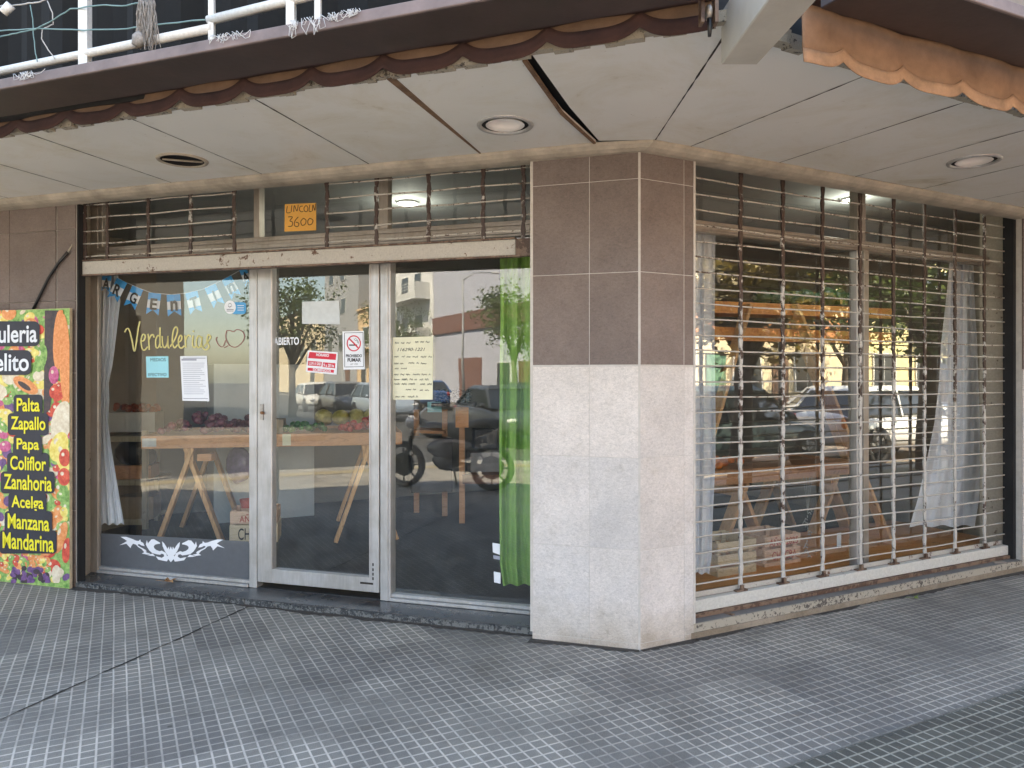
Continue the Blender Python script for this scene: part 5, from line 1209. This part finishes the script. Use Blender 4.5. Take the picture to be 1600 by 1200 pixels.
# ================================================================ the street behind the camera (seen in the glass)
mtyre=mat('tyre_rubber',(.02,.02,.021),.85,.2,20);mrim=mat('alloy_rim',(.55,.55,.56),.3,.05,10,metal=.8,bump=0)
mwin=mat('car_window_glass',(.02,.025,.03),.05,.1,2,bump=0,spec=1);mhl=mat('headlamp_glass',(.6,.6,.62),.1,.05,5,bump=0);mtl=mat('tail_lamp_red',(.3,.01,.01),.2,.1,5,bump=0)
def paint(n,c): return mat(n,c,.25,.04,1.5,metal=.15,bump=0,spec=.8)
def car(label,pm,t,n,ang,kind='sedan',cat='car'):
    L,Wd,Hh=(4.3,1.72,1.45) if kind=='sedan' else (4.0,1.7,1.5) if kind=='hatch' else (4.9,1.9,2.1)
    root=thing('parked_car',label,cat,T(t,n,-.133),aR+ang,group='cars along the street')
    hw=Wd/2
    if kind=='van': st=[(-2.42,.35,1.0,.80),(-2.38,.3,1.15,.93),(-1.2,.27,1.15,.95),(1.2,.27,1.12,.95),(1.9,.28,1.0,.93),(2.35,.32,.82,.88),(2.45,.38,.7,.78)]
    elif kind=='sedan': st=[(-2.13,.38,.82,.70),(-2.05,.30,.92,.82),(-1.3,.25,.95,.86),(0,.23,.93,.86),(1.0,.24,.90,.86),(1.7,.26,.80,.82),(2.05,.3,.68,.74),(2.15,.36,.58,.62)]
    else: st=[(-1.98,.38,.88,.70),(-1.92,.30,.97,.82),(-1.2,.25,.98,.85),(0,.23,.95,.85),(.9,.24,.92,.85),(1.55,.26,.82,.81),(1.92,.3,.68,.72),(2.0,.36,.58,.6)]
    b=B();rings=[]
    for x,z0,z1,y in st:
        pr=[(-y*.86,z0),(-y*.98,z0+.12),(-y,(z0+z1)/2),(-y*.95,z1-.06),(-y*.84,z1),(-y*.4,z1+.035),(y*.4,z1+.035),(y*.84,z1),(y*.95,z1-.06),(y,(z0+z1)/2),(y*.98,z0+.12),(y*.86,z0)]
        rings.append([b.bm.verts.new((x,a,c)) for a,c in pr])
    for r0,r1 in zip(rings,rings[1:]):
        for k in range(12): b.bm.faces.new((r0[k],r0[(k+1)%12],r1[(k+1)%12],r1[k])).smooth=True
    b.bm.faces.new(rings[0]);b.bm.faces.new(rings[-1][::-1])
    o=b.done('body',pm,root,local=True);md=o.modifiers.new('s','SUBSURF');md.levels=1;md.render_levels=1
    gx=(-2.3,-2.15,1.15,1.75) if kind=='van' else (-1.65,-.95,.45,1.15) if kind=='sedan' else (-1.9,-1.35,.4,1.05)
    zb=1.05 if kind=='van' else .90;bt_=hw*.93;tp=hw*.74
    def gl(x0,x1,x2,x3,zb,zt,bt,tp,mi=0,b=None):
        return b.hexa([(x0,-bt,zb),(x3,-bt,zb),(x3,bt,zb),(x0,bt,zb),(x1,-tp,zt),(x2,-tp,zt),(x2,tp,zt),(x1,tp,zt)],mi)
    b=B();gl(*gx,zb,Hh-.06,bt_,tp,0,b);o=b.done('windows',mwin,root,local=True);bevel(o,.05,2)
    b=B();x1,x2=gx[1],gx[2];b.hexa([(x1-.08,-tp-.03,Hh-.10),(x2+.10,-tp-.03,Hh-.10),(x2+.10,tp+.03,Hh-.10),(x1-.08,tp+.03,Hh-.10),(x1+.05,-tp*.86,Hh),(x2-.08,-tp*.86,Hh),(x2-.08,tp*.86,Hh),(x1+.05,tp*.86,Hh)]);bevel(b.done('roof',pm,root,local=True),.04,3)
    b=B()
    for sg in(-1,1):
        for xa,xb in((gx[0],gx[1]),(gx[3],gx[2]),((gx[1]+gx[2])/2-.05,(gx[1]+gx[2])/2-.05)): b.beam((xa,sg*(bt_+.008),zb),(xb,sg*(tp+.012),Hh-.08),.05,.05)
    b.done('pillars',pm,root,local=True)
    wx=(1.33,-1.27) if kind!='van' else (1.55,-1.5);r=.31 if kind!='van' else .34
    for x in wx:
        for sg in(-1,1):
            wt=thing('wheel',None,None);del_=wt;wt.parent=root;wt.location=(x,sg*(hw-.10),r+.002)
            b=B();b.lathe([(r-.09,-.1),(r-.01,-.1),(r,-.07),(r,.07),(r-.01,.1),(r-.09,.1)],axis='y',seg=28,close=True);o=b.done('tyre',mtyre,wt,local=True)
            b=B();b.lathe([(.001,sg*.06),(.05,sg*.075),(.06,sg*.06)],axis='y',seg=16)
            for k in range(7):
                a=2*math.pi*k/7;b.beam((0.03*math.cos(a),sg*.07,.03*math.sin(a)),((r-.08)*math.cos(a),sg*.085,(r-.08)*math.sin(a)),.05,.02,up=(0,1,0))
            b.lathe([(r-.10,sg*.04),(r-.075,sg*.09),(r-.06,sg*.10),(r-.065,sg*.05)],axis='y',seg=28,close=True);b.done('rim',mrim,wt,local=True)
    b=B()
    for x in wx:
        for sg in(-1,1): b.lathe([(r+.07,sg*(hw-.14)),(r+.055,sg*(hw+.002)),(.02,sg*(hw+.001-.02))],(x,0,r+.03),'y',24)
    b.done('wheel_arches',M['black'],root,local=True)
    fx=st[-1][0]-.03;rx_=st[0][0]+.03
    for sg in(-1,1):
        b=B();b.ball((fx-.05,sg*hw*.68,.64 if kind!='van' else .8),.12,(.7,1.2,.6),2);b.done('headlight',mhl,root,local=True,smooth=True)
        b=B();b.ball((rx_+.02,sg*hw*.74,.80),.12,(.4,.8,1.1),2);b.done('tail_light',mtl,root,local=True,smooth=True)
        b=B();b.ball((gx[3]-.25,sg*(hw+.06),zb+.08),.08,(.6,1,.8),2);b.done('mirror',pm,root,local=True,smooth=True)
    return root
car('white hatchback parked at the near kerb, its side in sun',paint('car_white',(.78,.79,.80)),11.55,6.35,0,'hatch')
car('dark green hatchback parked behind the white one at the near kerb',paint('car_dark_green',(.03,.05,.05)),7.1,6.4,0,'hatch')
car('white van parked further along the near kerb past the hatchback',paint('van_white',(.75,.77,.78)),16.9,6.5,0,'van','van')
car('dark red sedan parked nearest the corner at the near kerb',paint('car_dark_red',(.22,.03,.02)),2.2,6.4,math.pi,'sedan')
car('silver sedan parked at the far kerb opposite',paint('car_silver',(.42,.44,.46)),16,11.1,math.pi,'sedan')
car('pale yellow taxi like sedan parked at the far kerb',paint('car_ochre',(.6,.45,.08)),22.5,11.1,math.pi,'sedan')
car('dark grey sedan rolling past the corner crossing',paint('car_dark_grey',(.05,.055,.065)),-13.6,5.9,.12,'sedan')
car('pale blue hatchback beyond the crossing on the near side',paint('car_pale_blue',(.35,.42,.5)),-24.5,6.2,0,'hatch')
car('grey hatchback queued behind the pale blue one',paint('car_mid_grey',(.2,.21,.22)),-30,6.2,0,'hatch')
car('white sedan far along the near side kerb',paint('car_off_white',(.7,.7,.68)),-36,6.2,0,'sedan')
car('black sedan parked at the far kerb beyond the crossing',paint('car_black',(.015,.015,.018)),-22,11.1,math.pi,'sedan')
car('blue hatchback far along the far kerb',paint('car_blue',(.05,.12,.3)),-33,11.1,math.pi,'hatch')
# motorcycle on the corner pavement
mt=thing('motorcycle','dark motorcycle with white side fairing parked on the corner pavement','motorcycle',T(-5.75,1.0,0),aR-R(45)+math.pi)
def wheelm(x,r):
    wt=thing('wheel',None,None);wt.parent=mt;wt.location=(x,0,r)
    b=B();b.lathe([(r-.07,-.05),(r-.02,-.055),(r,-.02),(r,.02),(r-.02,.055),(r-.07,.05)],axis='y',seg=32,close=True);b.done('tyre',mtyre,wt,local=True)
    b=B();b.lathe([(.03,-.04),(.03,.04)],axis='y',seg=12)
    for k in range(8): a=math.pi*k/4;b.beam((.02*math.cos(a),0,.02*math.sin(a)),((r-.06)*math.cos(a),0,(r-.06)*math.sin(a)),.02,.012,up=(0,1,0))
    b.lathe([(.16,-.012),(.16,.012),(.001,.013)],axis='y',seg=24);b.done('spokes',M['black'],wt,local=True)
wheelm(-.64,.31);wheelm(.66,.31)
b=B();b.tube([(.66,0,.31),(.56,0,.62),(.42,0,.98)],[.03,.035,.03],8);b.tube([(.42,0,.9),(.0,0,.62),(-.5,0,.66)],[.04,.05,.03],8);b.tube([(0,0,.6),(-.05,0,.35),(-.62,0,.31)],[.04,.04,.025],8);b.done('frame',M['black'],mt,local=True)
b=B();b.ball((.02,0,.40),.18,(1.2,.8,.9),2);b.done('engine',mat('engine_grey',(.09,.09,.095),.4,.3,20,metal=.5),mt,local=True,smooth=True)
b=B();b.ball((.18,0,.78),.2,(1.2,.6,.6),3);b.done('fuel_tank',paint('tank_dark_blue',(.01,.012,.02)),mt,local=True,smooth=True)
b=B();b.tube([(.02,0,.80),(-.25,0,.78),(-.55,0,.86),(-.75,0,.9)],[.10,.13,.11,.05],12);b.done('seat',M['black'],mt,local=True)
b=B();b.ball((-.1,.1,.55),.2,(1.9,.3,.7),3);b.ball((-.1,-.1,.55),.2,(1.9,.3,.7),3);b.done('side_fairing',paint('fairing_grey',(.07,.072,.08)),mt,local=True,smooth=True)
b=B();b.tube([(.36,-.36,1.04),(.40,-.18,1.08),(.42,0,1.0),(.40,.18,1.08),(.36,.36,1.04)],.014,8);b.done('handlebar',mrim,mt,local=True)
b=B();b.ball((.55,0,.88),.1,(.8,1,1),2);b.done('headlight',mhl,mt,local=True,smooth=True)
for sg in(-1,1): b=B();b.tube([(.38,sg*.26,1.06),(.36,sg*.30,1.2)],.006,6);b.ball((.36,sg*.30,1.24),.055,(.3,1,.7),2);b.done('mirror',M['black'],mt,local=True)
b=B();b.tube([(-.1,-.14,.28),(-.45,-.17,.3),(-.85,-.18,.38)],[.025,.04,.04],10);b.done('exhaust',M['joint'],mt,local=True)
b=B();b.tube([(-.05,.08,.3),(-.02,.26,.02)],.012,6);b.done('kickstand',M['black'],mt,local=True)
# trees
def leafmat(n,c1,c2):
    m,ns,ls,b=nodes(n);tc=POS(ns);nz=NZ(ns,ls,1.6,4,.6,tc);r=RMP(ns,ls,nz.outputs[0],[(.3,c1),(.7,c2)]);ls.new(r.outputs[0],b.inputs['Base Color']);b.inputs['Roughness'].default_value=.55
    tr=ns.new('ShaderNodeBsdfTranslucent');ls.new(r.outputs[0],tr.inputs[0]);mx=ns.new('ShaderNodeMixShader');mx.inputs[0].default_value=.35;ls.new(b.outputs[0],mx.inputs[1]);ls.new(tr.outputs[0],mx.inputs[2]);ls.new(mx.outputs[0],ns['Material Output'].inputs[0]);return m
ml1=leafmat('plane_tree_leaves',(.045,.085,.02),(.12,.17,.035));ml2=leafmat('autumn_leaves',(.14,.10,.03),(.26,.20,.05));mbk=mat('tree_bark',(.10,.08,.06),.95,.3,14,bump=.5)
def tree(label,loc,h,cr,zc,m,nl,seed,low=0):
    rnd=random.Random(seed);t=thing('street_tree',label,'tree',loc,group='street trees')
    b=B();tips=[];b.tube([(0,0,0),(.06,.03,h*.25),(-.02,.05,h*.42)],[.17,.13,.11],10)
    for k in range(9):
        a=k*2.4+rnd.uniform(-.4,.4);e=rnd.uniform(.5,1);z0=h*rnd.uniform(.30,.45);p0=Vector((0,.05,z0));p3=Vector((math.cos(a)*cr*.75*e,math.sin(a)*cr*.75*e,zc+rnd.uniform(-.35,.5)*cr))
        p1=p0.lerp(p3,.4)+Vector((0,0,.25));b.tube([p0,p1,p0.lerp(p3,.75)+Vector((0,0,.15)),p3],[.075,.05,.03,.012],7);tips+= [p3,p0.lerp(p3,.75),p0.lerp(p3,.55)]
        for j in range(2):
            q=p3+Vector((rnd.uniform(-.6,.6),rnd.uniform(-.6,.6),rnd.uniform(-.6,.3)))*cr*.4;b.tube([p0.lerp(p3,.7),q],[.022,.008],5);tips.append(q)
    b.done('trunk',mbk,t,local=True)
    b=B()
    cl=[]
    for k in range(nl//26):
        tp_=rnd.choice(tips);cl.append(tp_+Vector((rnd.gauss(0,.3),rnd.gauss(0,.3),rnd.gauss(0,.26)))*cr*.5)
    for c in cl:
        for j in range(26):
            p=c+Vector((rnd.gauss(0,.2),rnd.gauss(0,.2),rnd.gauss(0,.17)));s=rnd.uniform(.05,.10)
            d=Vector((rnd.uniform(-1,1),rnd.uniform(-1,1),rnd.uniform(-.8,.3))).normalized();x=d.cross(Vector((rnd.uniform(-1,1),rnd.uniform(-1,1),.3))).normalized()
            b.poly([p-d*s,p+x*s*.5,p+d*s,p-x*s*.5])
    b.done('crown',m,t,local=True);return t
tree('broad dark tree at the near kerb whose crown fills the barred window reflection',T(9.3,3.9,0),5.6,2.3,3.5,ml1,7000,1)
tree('second street tree with low brownish leaves near the corner kerb',T(5.2,3.95,0),4.6,1.7,3.0,ml2,4200,2)
tree('third street tree further along the near kerb',T(15.5,3.9,0),6,2.4,4.2,ml1,5200,5)
tree('green tree on the far pavement opposite the barred window',T(19,13.2,0),6,2.5,4.2,ml1,5200,6)
tree('green tree on the far pavement beyond the crossing',T(-27,13.2,0),6,2.4,4.3,ml1,4200,7)
tree('leafy tree further down the far pavement beyond the crossing',T(-44,13.2,0),7,2.6,4.6,ml1,4200,8)
tree('green tree by the near kerb beyond the crossing',T(-27,3.2,0),5.5,2.0,4.0,ml1,3600,9)
# houses across the street
mgl=mat('house_window_glass',(.03,.04,.05),.08,.2,2,bump=0);mfr=mat('house_window_frame',(.6,.6,.58),.6,.05,5);mdoor=mat('house_door_wood',(.15,.08,.05),.6,.2,6)
def house(label,wall,t0,t1,n0,n1,h,wins,doors=(),face='-n',bal=(),band=None,cornice=True):
    t=thing('street_house',label,'house',T((t0+t1)/2,(n0+n1)/2,0),group='houses across the street')
    b=B();b.fb('B',t0,t1,n0,n1,-.05,h);b.done('wall',wall,t)
    if cornice: b=B();b.fb('B',t0-.06,t1+.06,n0-.18,n1+.1,h,h+.16);b.done('cornice',wall,t)
    if band: b=B();b.fb('B',t0-.02,t1+.02,n0-.12,n0-.003,band[0],band[1]);b.done('painted_band',band[2],t)
    for (a,c,z0,z1) in wins:
        if face=='-n':
            b=B();b.fb('B',a,c,n0-.06,n0+.003,z0,z1);w_=b.done('window',mfr,t);b=B()
            b.fb('B',a+.06,(a+c)/2-.025,n0-.075,n0-.05,z0+.06,z1-.06);b.fb('B',(a+c)/2+.025,c-.06,n0-.075,n0-.05,z0+.06,z1-.06);b.done('pane',mgl,w_)
        else:
            b=B();b.fb('B',t1-.003,t1+.06,a,c,z0,z1);w_=b.done('window',mfr,t);b=B();b.fb('B',t1+.05,t1+.075,a+.06,c-.06,z0+.06,z1-.06);b.done('pane',mgl,w_)
    for (a,c,z1,m_) in doors:
        b=B()
        if face=='-n': b.fb('B',a,c,n0-.05,n0+.003,0,z1)
        else: b.fb('B',t1-.003,t1+.05,a,c,0,z1)
        b.done('door',m_,t)
    for (a,c,z) in bal:
        b=B();b.fb('B',a,c,n0-1.1,n0-.004,z-.14,z);bb=b.done('balcony',wall,t)
        b=B();b.fb('B',a,c,n0-1.1,n0-1.06,z+.002,z+.35)
        for zz_ in(.55,.75,.95): b.fb('B',a,c,n0-1.1,n0-1.07,z+zz_,z+zz_+.04)
        for x in(a,c-.05): b.fb('B',x,x+.05,n0-1.055,n0-.004,z+.002,z+.98)
        b.done('railing',mfr,bb)
    return t
wc=mat('cream_render',(.62,.52,.36),.9,.1,2);wt_=mat('terracotta_band',(.50,.20,.09),.9,.15,3);wy=mat('yellow_render',(.65,.55,.30),.9,.1,2);wp=mat('peach_render',(.58,.38,.26),.9,.1,2);ww=mat('white_render',(.66,.66,.66),.9,.06,2);wg=mat('lavender_grey_metal',(.42,.43,.50),.7,.08,3,stretch=(6,6,.2));wgg=mat('grey_render',(.32,.33,.34),.9,.1,2)
sh_=mat('brown_slatted_sign',(.17,.085,.07),.7,.25,3,stretch=(8,8,.3));shg=mat('green_shutter',(.10,.22,.14),.7,.1,4);shw=mat('white_shutter',(.6,.6,.58),.6,.05,4)
house('cream house with terracotta band opposite the barred window',wc,11.5,22,15.4,24,5.2,[(13,14.5,1.0,2.5),(16,17.4,1.0,2.5),(19,20.4,1.0,2.5),(13,14.4,3.9,4.9),(19,20.4,3.9,4.9)],[(14.9,15.7,2.3,shg),(17.9,18.7,2.3,mdoor)],band=(3.05,3.7,wt_))
house('tall pale yellow house opposite the barred window',wy,22.1,35,15.4,25,8.2,[(23.2,24.6,1,2.5),(26,27.4,1,2.5),(30,31.4,1,2.5),(23.2,24.6,4.2,5.9),(26.5,28,4.2,5.9),(30.5,32,4.2,5.9)],[(28.3,29.2,2.3,shg)],bal=[(26,32.5,4.0)])
house('peach house opposite the corner pillar',wp,2,11.4,15.4,24,4.6,[(3,4.3,1,2.4),(8.6,10,1,2.4)],[(5.4,7.6,2.6,shw)],band=(2.9,3.3,wt_))
house('white low house opposite the corner pillar',ww,-7,1.9,15.4,24,5.4,[(-5.5,-4.2,1,2.5),(-.6,.7,1,2.5)],[(-3,-1.8,2.5,mdoor)])
house('long grey house closing the street far to the right',wgg,35.1,60,15.4,26,9.5,[(37,39,4,5.6),(42,44,4,5.6),(47,49,4,5.6),(37,39,1,2.4),(42,44,1,2.4)],[])
house('lavender grey building with brown slatted sign beyond the crossing',wg,-42,-20,15.4,28,9.8,[(-24,-22.5,1,2.6),(-28,-26,1,2.6),(-33,-31.5,.9,2.4)],[(-38,-35,2.7,sh_),(-30.6,-29.2,2.4,mdoor)],band=(4.4,5.45,sh_))
house('white building with stacked balconies beyond the crossing',ww,-50,-42.1,15.4,28,10.5,[(-48.8,-47.5,1,2.4),(-48.5,-47,4.2,5.9),(-45.5,-44,4.2,5.9),(-48.5,-47,7.2,8.8),(-45.5,-44,7.2,8.8)],[(-46,-44.6,2.5,mdoor)],bal=[(-49.4,-42.6,3.9),(-49.4,-42.6,6.9)])
house('orange cream house past the balconies building',mat('apricot_render',(.66,.47,.28),.9,.08,2),-60,-50.1,15.4,28,7.2,[(-58.5,-57.2,1,2.4),(-55,-53.5,1,2.4),(-58.5,-57,4.2,5.8),(-54.5,-53,4.2,5.8)],[(-52.6,-51.4,2.4,shg)],bal=[(-59.4,-52,3.9)])
house('grey tower house far down the street',wgg,-72,-60.1,15.4,28,13,[(-70,-68.5,4,5.6),(-66,-64.5,4,5.6),(-70,-68.5,7.5,9),(-66,-64.5,7.5,9),(-70,-68.5,10.5,12),(-66,-64.5,10.5,12)],[(-64,-62.5,2.4,mdoor)])
house('cream house at the vanishing end of the street',wc,-100,-72.1,15.4,28,9,[(-90,-88,4,5.6),(-84,-82,4,5.6),(-78,-76,4,5.6),(-78,-76,1,2.5)],[])
house('long cream grey house across the side street',mat('sand_render',(.20,.18,.15),.9,.1,2),-40,-21,-30,-1.2,6.4,[(-27,-25.5,1,2.5),(-22,-20.5,1,2.5),(-12,-10.5,1,2.5),(-5.5,-4,1,2.5),(-27,-25.5,4,5.5),(-17,-15.5,4,5.5),(-9,-7.5,4,5.5),(-4,-2.7,4,5.5)],[(-8.4,-7.2,2.4,mdoor),(-19,-16,2.7,shw)],face='+t')
# plain things: lamp post, bins, kiosk sign
def lamp(label,loc,h):
    t=thing('street_lamp',label,'lamp post',loc,aR,group='street lamps')
    b=B();b.tube([(0,0,0),(0,0,h*.5),(0,0,h)],[.08,.055,.04],10);b.done('post',wgg,t,local=True)
    b=B();b.tube([(0,0,h-.02),(0,-.6,h+.35),(0,-1.5,h+.45)],[.035,.03,.025],8);b.done('arm',wgg,t,local=True)
    b=B();b.ball((0,-1.7,h+.43),.2,(.6,1.3,.35),2);b.done('lantern',mhl,t,local=True,smooth=True)
lamp('grey street lamp on the far pavement opposite',T(10,12.5,0),6.5);lamp('grey street lamp beyond the crossing',T(-31,12.5,0),6.5);lamp('grey street lamp on the corner kerb',T(-8.2,-3.5,0),6)
# yellow tactile strip along the corner kerb
b=B();pts=[(30,4.0),(-6.2,4.0)]+[(-6.2-2.0*math.sin(a),2.0+2.0*math.cos(a)) for a in [R(15*i) for i in range(1,6)]]+[(-8.2,2.0),(-8.2,-30)]
for a,c in zip(pts,pts[1:]):
    d=Vector((c[0]-a[0],c[1]-a[1])).normalized();nn=Vector((-d.y,d.x))*-.18
    b.poly([T(*(Vector(a)-nn),.004),T(*(Vector(c)-nn),.004),T(*(Vector(c)+nn),.004),T(*(Vector(a)+nn),.004)])
tag(b.done('tactile_strip',mat('worn_ochre_strip',(.30,.25,.16),.85,.2,20,bump=.3)),kind='structure')
